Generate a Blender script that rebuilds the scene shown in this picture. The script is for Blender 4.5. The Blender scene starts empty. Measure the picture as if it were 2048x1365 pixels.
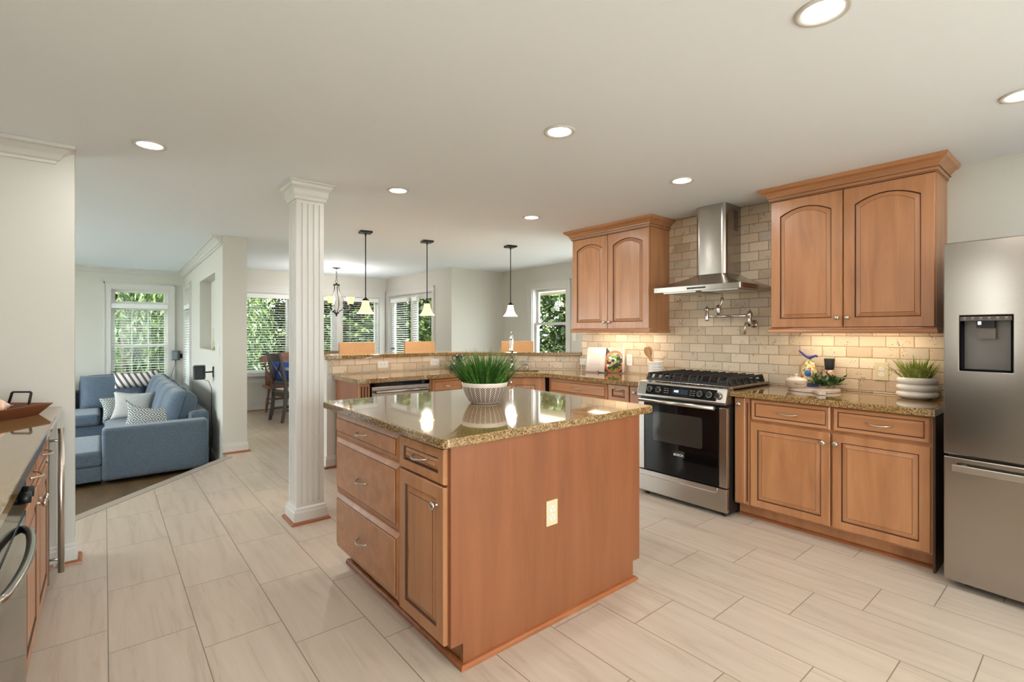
import bpy, bmesh, math, random
from mathutils import Vector, Matrix
random.seed(7)
SC = bpy.context.scene
COL = SC.collection
R = math.radians
PI = math.pi
CEIL = 2.41          # ceiling height

# ------------------------------------------------------------------ camera
cam_data = bpy.data.cameras.new('camera')
cam_data.sensor_width = 36.0
cam_data.lens = 36.0 * 985.0 / 2048.0
cam_data.shift_y = -18.5 / 2048.0
cam_data.clip_start = 0.02
cam_data.clip_end = 200
cam = bpy.data.objects.new('camera', cam_data)
cam.location = (0, 0, 1.35)
cam.rotation_euler = (R(90), 0, R(-39.6))
COL.objects.link(cam)
SC.camera = cam

# ------------------------------------------------------------------ colour management
SC.view_settings.view_transform = 'Standard'
SC.view_settings.look = 'None'
SC.view_settings.gamma = 1.0
SC.view_settings.use_curve_mapping = False
SC.view_settings.exposure = 0.33
try:
    SC.cycles.max_bounces = 10
    SC.cycles.diffuse_bounces = 5
    SC.cycles.glossy_bounces = 4
    SC.cycles.transmission_bounces = 4
    SC.cycles.transparent_max_bounces = 16
    SC.cycles.sample_clamp_indirect = 10.0
    SC.cycles.caustics_reflective = False
    SC.cycles.caustics_refractive = False
    SC.cycles.use_denoising = True
except Exception:
    pass

# ------------------------------------------------------------------ sky and sun
SKY_STRENGTH = 10.5
SUN_STRENGTH = 9.0
DOWNLIGHT_W = 5.0
PENDANT_W = 24.0
world = bpy.data.worlds.new('sky')
SC.world = world
world.use_nodes = True
_n = world.node_tree.nodes
_l = world.node_tree.links
_n.clear()
_o = _n.new('ShaderNodeOutputWorld')
_b = _n.new('ShaderNodeBackground')
_tc = _n.new('ShaderNodeTexCoord')
_sx = _n.new('ShaderNodeSeparateXYZ')
_cr = _n.new('ShaderNodeValToRGB')
_cr.color_ramp.elements[0].position = 0.0
_cr.color_ramp.elements[0].color = (0.95, 0.98, 1.0, 1)
_cr.color_ramp.elements[1].position = 0.7
_cr.color_ramp.elements[1].color = (0.80, 0.90, 1.0, 1)
_l.new(_tc.outputs['Generated'], _sx.inputs[0])
_l.new(_sx.outputs['Z'], _cr.inputs[0])
_l.new(_cr.outputs[0], _b.inputs['Color'])
_b.inputs['Strength'].default_value = SKY_STRENGTH
_l.new(_b.outputs[0], _o.inputs['Surface'])
sun_d = bpy.data.lights.new('sun', 'SUN')
sun_d.energy = SUN_STRENGTH
sun_d.angle = R(1.0)
sun_d.color = (1.0, 0.98, 0.94)
sun = bpy.data.objects.new('sun', sun_d)
sun.rotation_euler = (R(49), 0, R(-16))
sun.location = (0, -8, 12)
COL.objects.link(sun)

# ================================================================== materials
def lin(r, g, b):
    f = lambda c: (c / 255.0) / 12.92 if c / 255.0 <= 0.04045 else ((c / 255.0 + 0.055) / 1.055) ** 2.4
    return (f(r), f(g), f(b), 1.0)

class NT:
    """small helper around a node tree"""
    def __init__(s, name):
        s.m = bpy.data.materials.new(name)
        s.m.use_nodes = True
        s.t = s.m.node_tree
        s.t.nodes.clear()
        s.out = s.t.nodes.new('ShaderNodeOutputMaterial')
        s.p = s.t.nodes.new('ShaderNodeBsdfPrincipled')
        s.t.links.new(s.p.outputs[0], s.out.inputs['Surface'])
    def n(s, kind, **kw):
        nd = s.t.nodes.new('ShaderNode' + kind)
        for k, v in kw.items():
            setattr(nd, k, v)
        return nd
    def link(s, a, b):
        s.t.links.new(a, b)
    def set(s, key, v):
        if key in s.p.inputs:
            i = s.p.inputs[key]
            if hasattr(v, 'node'):
                s.link(v, i)
            else:
                i.default_value = v
    def math(s, op, a, b=None, c=None):
        nd = s.n('Math', operation=op)
        for i, v in enumerate((a, b, c)):
            if v is None:
                continue
            if hasattr(v, 'node'):
                s.link(v, nd.inputs[i])
            else:
                nd.inputs[i].default_value = v
        return nd.outputs[0]
    def obj(s):
        return s.n('TexCoord').outputs['Object']
    def sep(s, v):
        nd = s.n('SeparateXYZ')
        s.link(v, nd.inputs[0])
        return nd.outputs[0], nd.outputs[1], nd.outputs[2]
    def comb(s, x, y, z=0.0):
        nd = s.n('CombineXYZ')
        for i, v in enumerate((x, y, z)):
            if hasattr(v, 'node'):
                s.link(v, nd.inputs[i])
            else:
                nd.inputs[i].default_value = v
        return nd.outputs[0]
    def mapping(s, v, scale=(1, 1, 1), rot=(0, 0, 0), loc=(0, 0, 0)):
        nd = s.n('Mapping')
        s.link(v, nd.inputs['Vector'])
        nd.inputs['Scale'].default_value = scale
        nd.inputs['Rotation'].default_value = rot
        nd.inputs['Location'].default_value = loc
        return nd.outputs[0]
    def noise(s, v, scale, detail=3.0, rough=0.55, dist=0.0):
        nd = s.n('TexNoise')
        s.link(v, nd.inputs['Vector'])
        nd.inputs['Scale'].default_value = scale
        nd.inputs['Detail'].default_value = detail
        nd.inputs['Roughness'].default_value = rough
        nd.inputs['Distortion'].default_value = dist
        return nd.outputs['Fac']
    def vor(s, v, scale, feature='F1', out='Distance'):
        nd = s.n('TexVoronoi')
        nd.feature = feature
        s.link(v, nd.inputs['Vector'])
        nd.inputs['Scale'].default_value = scale
        return nd.outputs[out]
    def ramp(s, fac, stops, interp='LINEAR'):
        nd = s.n('ValToRGB')
        cr = nd.color_ramp
        cr.interpolation = interp
        while len(cr.elements) < len(stops):
            cr.elements.new(0.5)
        for e, (p, c) in zip(cr.elements, stops):
            e.position = p
            e.color = c if len(c) == 4 else (c[0], c[1], c[2], 1)
        s.link(fac, nd.inputs[0])
        return nd.outputs[0]
    def mix(s, fac, a, b, blend='MIX'):
        nd = s.n('Mix', data_type='RGBA', blend_type=blend)
        for i, v in ((0, fac), (6, a), (7, b)):
            if hasattr(v, 'node'):
                s.link(v, nd.inputs[i])
            else:
                nd.inputs[i].default_value = v
        return nd.outputs[2]
    def bump(s, h, strength=0.2, dist=0.01):
        nd = s.n('Bump')
        nd.inputs['Strength'].default_value = strength
        nd.inputs['Distance'].default_value = dist
        s.link(h, nd.inputs['Height'])
        s.link(nd.outputs[0], s.p.inputs['Normal'])

def plain(name, col, rough=0.5, metal=0.0, **kw):
    m = NT(name)
    m.set('Base Color', col)
    m.set('Roughness', rough)
    m.set('Metallic', metal)
    for k, v in kw.items():
        m.set(k.replace('_', ' '), v)
    return m.m

def wood(name, c1, c2, c3, axis='Z', rough=0.38, coat=0.25, scale=1.0):
    m = NT(name)
    o = m.obj()
    s = {'Z': (9, 9, 0.9), 'X': (0.9, 9, 9), 'Y': (9, 0.9, 9)}[axis]
    s = tuple(v * scale for v in s)
    v = m.mapping(o, s)
    a = m.noise(v, 1.3, 4, 0.6, 0.6)
    fine = m.noise(m.mapping(o, tuple(q * 9 for q in s)), 1.0, 2, 0.5)
    blot = m.noise(o, 2.2, 2, 0.5)
    col = m.ramp(a, [(0.28, c1), (0.52, c2), (0.78, c3)])
    col = m.mix(m.math('MULTIPLY', fine, 0.16), col, (c1[0] * 0.75, c1[1] * 0.7, c1[2] * 0.65, 1))
    col = m.mix(m.math('MULTIPLY', blot, 0.22), col, c3)
    m.set('Base Color', col)
    m.set('Roughness', rough)
    m.set('Coat Weight', coat)
    m.set('Coat Roughness', 0.25)
    m.bump(fine, 0.03, 0.002)
    return m.m

M = {}
M['maple'] = wood('maple', lin(148, 98, 62), lin(172, 118, 78), lin(188, 134, 92))
M['maple_h'] = wood('maple_across', lin(148, 98, 62), lin(172, 118, 78), lin(188, 134, 92), axis='X')
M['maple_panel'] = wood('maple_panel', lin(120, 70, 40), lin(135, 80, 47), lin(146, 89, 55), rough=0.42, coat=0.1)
M['glaze'] = plain('dark_glaze', lin(72, 40, 22), 0.5)
M['oak'] = wood('oak_shoe', lin(124, 68, 34), lin(150, 86, 46), lin(170, 104, 62), axis='X', scale=2)
M['dark_inside'] = plain('dark_inside', lin(26, 20, 16), 0.8)

def granite():
    m = NT('granite')
    o = m.obj()
    n1 = m.noise(o, 95, 3, 0.7)
    n2 = m.vor(o, 190)
    n3 = m.noise(o, 9, 3, 0.6)
    n4 = m.noise(m.mapping(o, (1, 1, 1), (0, 0, 0), (4, 3, 1)), 150, 2, 0.6)
    base = m.ramp(n1, [(0.30, lin(70, 52, 30)), (0.44, lin(126, 98, 60)), (0.56, lin(166, 134, 90)), (0.70, lin(190, 162, 118))])
    base = m.mix(m.ramp(n3, [(0.4, (0, 0, 0)), (0.7, (0.5, 0.5, 0.5))]), base, lin(140, 108, 58))
    spots = m.ramp(n4, [(0.55, (0, 0, 0)), (0.60, (1, 1, 1))])
    base = m.mix(m.math('MULTIPLY', spots, 0.85), base, lin(40, 28, 20))
    lite = m.ramp(n2, [(0.08, (1, 1, 1)), (0.16, (0, 0, 0))])
    base = m.mix(m.math('MULTIPLY', lite, 0.6), base, lin(216, 198, 160))
    m.set('Base Color', base)
    m.set('Roughness', 0.06)
    m.set('IOR', 1.6)
    m.set('Coat Weight', 0.5)
    m.set('Coat Roughness', 0.02)
    return m.m
M['granite'] = granite()

def tiled(name, ax_len, ax_row, L, W, off_l, off_r, stagger, mortar, style):
    """rectangular tiles; ax_len = coordinate along the tile, ax_row = across"""
    m = NT(name)
    o = m.obj()
    c = m.sep(o)
    idx = {'x': 0, 'y': 1, 'z': 2}
    if ax_len == 'd':       # along the 45 degree bar wall
        u = m.math('MULTIPLY', m.math('SUBTRACT', c[0], c[1]), 0.70710678)
        u = m.math('MAXIMUM', c[0], u) if False else u
    else:
        u = c[idx[ax_len]]
    v = c[idx[ax_row]]
    if style == 'stone':
        wob = m.noise(m.comb(u, v), 22, 2, 0.5)
        wob2 = m.noise(m.comb(v, u, 5.0), 22, 2, 0.5)
        u = m.math('ADD', u, m.math('MULTIPLY', m.math('SUBTRACT', wob, 0.5), 0.006))
        v = m.math('ADD', v, m.math('MULTIPLY', m.math('SUBTRACT', wob2, 0.5), 0.006))
    r = m.math('DIVIDE', m.math('SUBTRACT', v, off_r), W)
    row = m.math('FLOOR', r)
    fr = m.math('SUBTRACT', r, row)
    q = m.math('ADD', m.math('DIVIDE', m.math('SUBTRACT', u, off_l), L), m.math('MULTIPLY', row, stagger))
    cell = m.math('FLOOR', q)
    fq = m.math('SUBTRACT', q, cell)
    dr = m.math('MULTIPLY', m.math('MINIMUM', fr, m.math('SUBTRACT', 1.0, fr)), W)
    dq = m.math('MULTIPLY', m.math('MINIMUM', fq, m.math('SUBTRACT', 1.0, fq)), L)
    d = m.math('MINIMUM', dr, dq)
    wn = m.n('TexWhiteNoise', noise_dimensions='2D')
    m.link(m.comb(row, cell), wn.inputs['Vector'])
    rnd = wn.outputs['Value']
    joint = m.n('MapRange')
    m.link(d, joint.inputs['Value'])
    joint.inputs['From Min'].default_value = mortar * 0.5
    joint.inputs['From Max'].default_value = mortar * (1.0 if style != 'stone' else 1.35)
    jm = joint.outputs[0]     # 0 in the joint, 1 on the tile
    if style == 'stone':
        n1 = m.noise(o, 9, 4, 0.6)
        tile = m.ramp(rnd, [(0.0, lin(178, 154, 128)), (0.2, lin(206, 182, 154)), (0.45, lin(222, 202, 176)), (0.7, lin(196, 174, 148)), (1.0, lin(186, 172, 154))])
        tile = m.mix(m.math('MULTIPLY', n1, 0.5), tile, lin(222, 206, 182))
        holes = m.vor(o, 85)
        gate = m.noise(m.mapping(o, (1, 1, 1), (0, 0, 0), (2, 7, 3)), 13, 2, 0.6)
        hs = m.math('LESS_THAN', holes, m.math('MULTIPLY', m.math('SUBTRACT', gate, 0.44), 1.5))
        tile = m.mix(m.math('MULTIPLY', hs, 0.8), tile, lin(84, 62, 40))
        col = m.mix(jm, lin(164, 138, 104), tile)
        h = m.math('SUBTRACT', m.math('ADD', jm, m.math('MULTIPLY', n1, 0.4)), m.math('MULTIPLY', hs, 0.6))
        m.set('Base Color', col)
        m.set('Roughness', 0.62)
        m.bump(h, 0.45, 0.004)
    else:
        sc = (26, 2.2, 1)
        g = m.n('VectorMath', operation='ADD')
        m.link(m.mapping(o, sc), g.inputs[0])
        m.link(m.comb(m.math('MULTIPLY', rnd, 31.0), m.math('MULTIPLY', rnd, 17.0)), g.inputs[1])
        n1 = m.noise(g.outputs[0], 0.55, 5, 0.62, 1.1)
        n2 = m.noise(o, 2.6, 4, 0.6, 0.4)
        tile = m.ramp(n1, [(0.25, lin(168, 150, 132)), (0.45, lin(190, 173, 155)), (0.7, lin(201, 186, 169))])
        tile = m.mix(m.math('MULTIPLY', n2, 0.45), tile, lin(196, 181, 165))
        vein = m.ramp(n1, [(0.385, (0, 0, 0)), (0.40, (1, 1, 1)), (0.415, (0, 0, 0))])
        tile = m.mix(m.math('MULTIPLY', vein, 0.28), tile, lin(150, 136, 120))
        tile = m.mix(m.math('MULTIPLY', rnd, 0.12), tile, lin(180, 164, 146))
        col = m.mix(jm, lin(128, 114, 98), tile)
        m.set('Base Color', col)
        m.set('Roughness', m.math('ADD', 0.27, m.math('MULTIPLY', n2, 0.12)))
        m.bump(jm, 0.12, 0.002)
    return m.m
M['floor_tile'] = tiled('floor_tile', 'y', 'x', 0.638, 0.3127, 3.305, 0.012, 0.333, 0.0028, 'floor')
M['travertine'] = tiled('travertine', 'y', 'z', 0.156, 0.0775, 0.04, 0.932, 0.5, 0.0032, 'stone')
M['travertine_x'] = tiled('travertine_across', 'x', 'z', 0.156, 0.0775, 0.02, 0.932, 0.5, 0.0032, 'stone')
M['travertine_d'] = tiled('travertine_diagonal', 'd', 'z', 0.156, 0.0775, 0.05, 0.932, 0.5, 0.0032, 'stone')

def painted(name, col, rough=0.6, amp=0.05):
    m = NT(name)
    o = m.obj()
    n = m.noise(o, 160, 2, 0.6)
    n2 = m.noise(o, 0.8, 2, 0.5)
    m.set('Base Color', m.mix(m.math('MULTIPLY', n2, 0.12), col, (col[0] * 0.93, col[1] * 0.93, col[2] * 0.92, 1)))
    m.set('Roughness', rough)
    m.bump(n, amp, 0.001)
    return m.m
M['wall'] = painted('wall_paint', lin(200, 197, 188))
M['ceiling'] = painted('ceiling_paint', (0.79, 0.83, 0.87, 1), 0.75)
M['trim'] = painted('trim_paint', lin(202, 199, 193), 0.35, 0.02)
M['white'] = plain('white_plastic', lin(226, 222, 214), 0.35)
M['cream'] = plain('cream_plastic', lin(204, 190, 154), 0.35)
M['blind'] = plain('blind_vinyl', lin(230, 230, 228), 0.45)
M['socket'] = plain('socket_dark', lin(60, 54, 48), 0.5)

def steel(name, col, rough, axis, wav=0.0):
    m = NT(name)
    o = m.obj()
    s = {'Y': (400, 2, 400), 'Z': (400, 400, 2), 'X': (2, 400, 400), 'F': (1, 1, 1)}[axis]
    n = m.noise(m.mapping(o, s), 1.0, 2, 0.5)
    m.set('Base Color', col)
    m.set('Metallic', 1.0)
    m.set('Roughness', m.math('ADD', rough - 0.04, m.math('MULTIPLY', n, 0.08)))
    if wav:
        w = m.noise(m.mapping(o, (1.6, 1.6, 0.9)), 1.2, 0, 0.4)
        m.bump(w, wav, 0.06)
    return m.m
M['steel'] = steel('brushed_steel', lin(178, 172, 164), 0.24, 'X')
M['fridge_steel'] = steel('fridge_steel', lin(168, 159, 150), 0.19, 'F', 0.12)
M['chrome'] = plain('chrome', lin(205, 203, 200), 0.1, 1.0)
M['nickel'] = plain('brushed_nickel', lin(192, 186, 176), 0.28, 1.0)
M['black_metal'] = plain('black_metal', lin(34, 30, 28), 0.45, 0.3)
M['bronze'] = plain('dark_bronze', lin(38, 32, 28), 0.45, 0.4)
M['cast_iron'] = plain('cast_iron', lin(26, 26, 27), 0.55)
M['black_glass'] = plain('black_glass', lin(7, 8, 10), 0.05, IOR=1.4)
M['black_plastic'] = plain('black_plastic', lin(13, 13, 14), 0.45)
M['oven_window'] = plain('oven_window', lin(48, 46, 42), 0.06, IOR=1.5)
M['display_blue'] = plain('display_blue', lin(20, 40, 60), 0.2)
M['ceramic'] = plain('white_ceramic', lin(228, 222, 212), 0.18, Coat_Weight=0.5)
M['soil'] = plain('soil', lin(44, 36, 26), 0.9)
M['olive_wood'] = wood('spoon_wood', lin(160, 108, 58), lin(188, 134, 78), lin(206, 158, 102), scale=2)
M['walnut'] = wood('tray_wood', lin(84, 44, 26), lin(112, 62, 38), lin(136, 80, 50), axis='X', coat=0.3)
M['espresso'] = wood('espresso_wood', lin(34, 26, 24), lin(48, 38, 34), lin(66, 54, 48), coat=0.4)
M['bench_wood'] = wood('bench_wood', lin(92, 56, 38), lin(120, 78, 54), lin(142, 98, 70), axis='X')
M['plank'] = wood('plank_floor', lin(84, 66, 44), lin(110, 88, 60), lin(132, 108, 78), axis='Y', scale=0.8)

def emit(name, col, strength, base=None):
    m = NT(name)
    m.set('Base Color', base or col)
    m.set('Emission Color', col)
    m.set('Emission Strength', strength)
    m.set('Roughness', 0.4)
    return m.m
M['lamp_lens'] = emit('lamp_lens', (1.0, 0.93, 0.84, 1), 9.0)
M['led'] = emit('led_strip', (1.0, 0.86, 0.62, 1), 4.0)
M['led_digit'] = emit('led_digit', (0.75, 0.9, 1.0, 1), 1.6)
def shade_mat(name, c_hot, c_edge, s):
    m = NT(name)
    z = m.sep(m.obj())[2]
    f = m.noise(m.obj(), 30, 3, 0.6)
    m.set('Base Color', c_edge)
    m.set('Roughness', 0.35)
    m.set('Emission Color', m.mix(m.math('MULTIPLY', f, 0.5), c_hot, c_edge))
    m.set('Emission Strength', s)
    m.set('Transmission Weight', 0.0)
    return m.m
M['amber_shade'] = shade_mat('amber_glass', (1.0, 0.80, 0.50, 1), (0.9, 0.58, 0.26, 1), 0.75)
M['white_shade'] = shade_mat('frosted_glass', (1.0, 0.93, 0.80, 1), (1.0, 0.80, 0.55, 1), 1.15)
M['bulb'] = emit('bulb', (1.0, 0.86, 0.62, 1), 5.0)

def glass(name, tint=(0.97, 0.99, 0.98, 1), refl=0.08):
    m = bpy.data.materials.new(name)
    m.use_nodes = True
    t = m.node_tree
    t.nodes.clear()
    o = t.nodes.new('ShaderNodeOutputMaterial')
    mx = t.nodes.new('ShaderNodeMixShader')
    tr = t.nodes.new('ShaderNodeBsdfTransparent')
    gl = t.nodes.new('ShaderNodeBsdfGlossy')
    lw_ = t.nodes.new('ShaderNodeLayerWeight')
    lw_.inputs['Blend'].default_value = 0.5
    pw = t.nodes.new('ShaderNodeMath'); pw.operation = 'POWER'; pw.inputs[1].default_value = 5.0
    fr = t.nodes.new('ShaderNodeMath'); fr.operation = 'MULTIPLY_ADD'; fr.inputs[1].default_value = 0.4; fr.inputs[2].default_value = 0.010
    t.links.new(lw_.outputs['Facing'], pw.inputs[0])
    t.links.new(pw.outputs[0], fr.inputs[0])
    tr.inputs['Color'].default_value = tint
    gl.inputs['Roughness'].default_value = 0.01
    t.links.new(fr.outputs[0], mx.inputs[0])
    t.links.new(tr.outputs[0], mx.inputs[1])
    t.links.new(gl.outputs[0], mx.inputs[2])
    t.links.new(mx.outputs[0], o.inputs['Surface'])
    return m
M['pane'] = glass('window_glass')
M['clear'] = glass('clear_glass', (0.93, 0.96, 0.95, 1))
M['film'] = glass('clear_film', (0.96, 0.97, 0.98, 1))

def fabric(name, c1, c2, scale=240, bump=0.25):
    m = NT(name)
    o = m.obj()
    a = m.noise(m.mapping(o, (scale, scale, scale * 0.25)), 1.0, 2, 0.6)
    b = m.noise(m.mapping(o, (scale * 0.2, scale * 0.2, scale)), 1.0, 2, 0.6)
    c = m.noise(o, 5, 3, 0.6)
    f = m.math('MULTIPLY', m.math('ADD', a, b), 0.5)
    col = m.ramp(f, [(0.35, c1), (0.65, c2)])
    col = m.mix(m.math('MULTIPLY', c, 0.25), col, c1)
    m.set('Base Color', col)
    m.set('Roughness', 0.9)
    m.set('Sheen Weight', 0.25)
    m.bump(f, bump, 0.002)
    return m.m
M['sofa'] = fabric('sofa_fabric', lin(66, 79, 92), lin(100, 117, 133))
M['linen'] = fabric('linen_fabric', lin(160, 160, 156), lin(196, 196, 192))
M['navy'] = fabric('navy_fabric', lin(14, 44, 110), lin(26, 64, 144))
M['offwhite'] = fabric('off_white_fabric', lin(196, 192, 188), lin(226, 224, 220))

def stripes(name):
    m = NT(name)
    x, y, z = m.sep(m.obj())
    w = m.math('FRACT', m.math('MULTIPLY', m.math('ADD', x, m.math('MULTIPLY', z, 0.5)), 13.0))
    n = m.noise(m.obj(), 90, 2, 0.6)
    m.set('Base Color', m.mix(m.math('GREATER_THAN', w, 0.45), lin(96, 88, 86), lin(222, 214, 210)))
    m.set('Roughness', 0.9)
    m.bump(n, 0.3, 0.003)
    return m.m
M['throw'] = stripes('striped_throw')

def medallion(name):
    m = NT(name)
    x, y, z = m.sep(m.obj())
    k = 9.0
    a = m.math('ABSOLUTE', m.math('SUBTRACT', m.math('FRACT', m.math('MULTIPLY', x, k)), 0.5))
    b = m.math('ABSOLUTE', m.math('SUBTRACT', m.math('FRACT', m.math('MULTIPLY', z, k)), 0.5))
    d = m.math('ADD', a, b)
    r = m.math('FRACT', m.math('MULTIPLY', d, 4.0))
    n = m.noise(m.obj(), 60, 2, 0.6)
    f = m.math('GREATER_THAN', m.math('ADD', r, m.math('MULTIPLY', n, 0.3)), 0.62)
    m.set('Base Color', m.mix(f, lin(92, 98, 100), lin(184, 186, 180)))
    m.set('Roughness', 0.9)
    return m.m
M['medallion'] = medallion('medallion_fabric')

def wicker():
    m = NT('wicker')
    x, y, z = m.sep(m.obj())
    k = 36.0
    u = m.math('MULTIPLY', m.math('ADD', x, m.math('MULTIPLY', y, 0.6)), k)
    v = m.math('MULTIPLY', z, 72.0)
    zig = m.math('ABSOLUTE', m.math('SUBTRACT', m.math('FRACT', m.math('MULTIPLY', u, 1.0)), 0.5))
    w = m.math('FRACT', m.math('ADD', v, m.math('MULTIPLY', zig, 1.6)))
    h = m.math('SINE', m.math('MULTIPLY', w, PI))
    n = m.noise(m.obj(), 40, 2, 0.6)
    col = m.ramp(h, [(0.10, lin(84, 54, 28)), (0.40, lin(150, 108, 64)), (0.95, lin(180, 140, 94))])
    m.set('Base Color', m.mix(m.math('MULTIPLY', n, 0.3), col, lin(150, 100, 54)))
    m.set('Roughness', 0.6)
    m.bump(h, 0.7, 0.006)
    return m.m
M['wicker'] = wicker()

def herring():
    m = NT('herringbone_glaze')
    x, y, z = m.sep(m.obj())
    N = 26
    ang = m.math('ARCTAN2', y, x)
    u = m.math('MULTIPLY', m.math('ADD', m.math('DIVIDE', ang, 2 * PI), 0.5), N)
    cell = m.math('FLOOR', u)
    fu = m.math('SUBTRACT', u, cell)
    par = m.math('SUBTRACT', m.math('MULTIPLY', m.math('FLOORED_MODULO', cell, 2.0), 2.0), 1.0)
    s = m.math('FRACT', m.math('ADD', m.math('MULTIPLY', z, 88.0), m.math('MULTIPLY', m.math('MULTIPLY', par, fu), 2.2)))
    dark = m.math('GREATER_THAN', s, 0.36)
    edge = m.math('GREATER_THAN', m.math('MINIMUM', fu, m.math('SUBTRACT', 1.0, fu)), 0.055)
    zone = m.math('MULTIPLY', m.math('GREATER_THAN', z, 0.010), m.math('LESS_THAN', z, 0.101))
    f = m.math('MULTIPLY', m.math('MULTIPLY', dark, edge), zone)
    m.set('Base Color', m.mix(f, lin(220, 208, 194), lin(56, 38, 30)))
    m.set('Roughness', 0.4)
    return m.m
M['herring'] = herring()

def leafy(name, c1, c2, c3, trans=0.18):
    m = NT(name)
    o = m.obj()
    n = m.noise(o, 3.0, 3, 0.6)
    n2 = m.noise(o, 37.0, 2, 0.6)
    col = m.ramp(m.math('MULTIPLY', m.math('ADD', n, n2), 0.5), [(0.35, c1), (0.5, c2), (0.62, c3)])
    m.set('Base Color', col)
    m.set('Roughness', 0.5)
    tr = m.n('BsdfTranslucent')
    m.link(col, tr.inputs['Color'])
    mx = m.n('MixShader')
    mx.inputs[0].default_value = trans
    m.link(m.p.outputs[0], mx.inputs[1])
    m.link(tr.outputs[0], mx.inputs[2])
    m.link(mx.outputs[0], m.out.inputs['Surface'])
    return m.m
M['leaf'] = leafy('leaf', lin(18, 32, 14), lin(50, 70, 30), lin(138, 152, 74))
M['willow'] = leafy('willow_leaf', lin(30, 46, 22), lin(70, 92, 46), lin(140, 156, 92))
M['grass_dark'] = leafy('grass_blade', lin(34, 66, 24), lin(66, 112, 40), lin(110, 154, 70), 0.15)
M['grass_light'] = leafy('grass_blade_light', lin(96, 110, 46), lin(140, 150, 72), lin(190, 196, 122), 0.15)
M['herb'] = leafy('herb_leaf', lin(24, 48, 20), lin(54, 88, 38), lin(100, 130, 66), 0.1)
M['bark'] = wood('bark', lin(50, 40, 32), lin(74, 60, 48), lin(96, 82, 68))
M['lawn'] = leafy('lawn', lin(70, 96, 44), lin(94, 122, 58), lin(120, 146, 76), 0.0)
M['siding'] = painted('soffit_paint', lin(196, 178, 156), 0.7)

# ================================================================== mesh helpers
def new_obj(name, bm, mats, parent=None, loc=None, smooth=False, bevel=0.0, normals=True):
    if normals:
        bmesh.ops.recalc_face_normals(bm, faces=bm.faces)
    me = bpy.data.meshes.new(name)
    bm.to_mesh(me)
    bm.free()
    if not isinstance(mats, (list, tuple)):
        mats = [mats]
    for q in mats:
        me.materials.append(M[q] if isinstance(q, str) else q)
    if smooth:
        me.shade_smooth()
    o = bpy.data.objects.new(name, me)
    COL.objects.link(o)
    if parent is not None:
        o.parent = parent
    if loc is not None:
        o.location = loc
    if bevel:
        b = o.modifiers.new('bevel', 'BEVEL')
        b.width = bevel
        b.segments = 2
        b.limit_method = 'ANGLE'
        b.angle_limit = R(40)
    return o

def smooth_by_angle(o, ang=35):
    me = o.data
    bm = bmesh.new()
    bm.from_mesh(me)
    for f in bm.faces:
        f.smooth = True
    for e in bm.edges:
        e.smooth = not (len(e.link_faces) == 2 and e.calc_face_angle(0) > R(ang))
    bm.to_mesh(me)
    bm.free()
    return o

def box(bm, x0, x1, y0, y1, z0, z1, mi=0, mat=None):
    vs = [bm.verts.new(Vector(p)) for p in
          ((x0, y0, z0), (x1, y0, z0), (x1, y1, z0), (x0, y1, z0), (x0, y0, z1), (x1, y0, z1), (x1, y1, z1), (x0, y1, z1))]
    if mat is not None:
        for v in vs:
            v.co = mat @ v.co
    for q in ((0, 3, 2, 1), (4, 5, 6, 7), (0, 1, 5, 4), (1, 2, 6, 5), (2, 3, 7, 6), (3, 0, 4, 7)):
        f = bm.faces.new([vs[i] for i in q])
        f.material_index = mi
    return vs

def B(*a, **k):
    bm = bmesh.new()
    box(bm, *a, **k)
    return bm

def prism(bm, poly, z0, z1, mi=0, hole=None):
    if hole is None:
        lo = [bm.verts.new((x, y, z0)) for x, y in poly]
        hi = [bm.verts.new((x, y, z1)) for x, y in poly]
        n = len(poly)
        fs = [bm.faces.new(list(reversed(lo))), bm.faces.new(hi)]
        for i in range(n):
            fs.append(bm.faces.new((lo[i], lo[(i + 1) % n], hi[(i + 1) % n], hi[i])))
        for f in fs:
            f.material_index = mi
        return
    es = []
    for loop in (poly, hole):
        vs = [bm.verts.new((x, y, z0)) for x, y in loop]
        es += [bm.edges.new((vs[i], vs[(i + 1) % len(vs)])) for i in range(len(vs))]
    g = bmesh.ops.triangle_fill(bm, use_beauty=True, use_dissolve=False, edges=es)
    fs = [f for f in g['geom'] if isinstance(f, bmesh.types.BMFace)]
    e = bmesh.ops.extrude_face_region(bm, geom=fs)
    vv = [v for v in e['geom'] if isinstance(v, bmesh.types.BMVert)]
    bmesh.ops.translate(bm, verts=vv, vec=(0, 0, z1 - z0))

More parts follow.
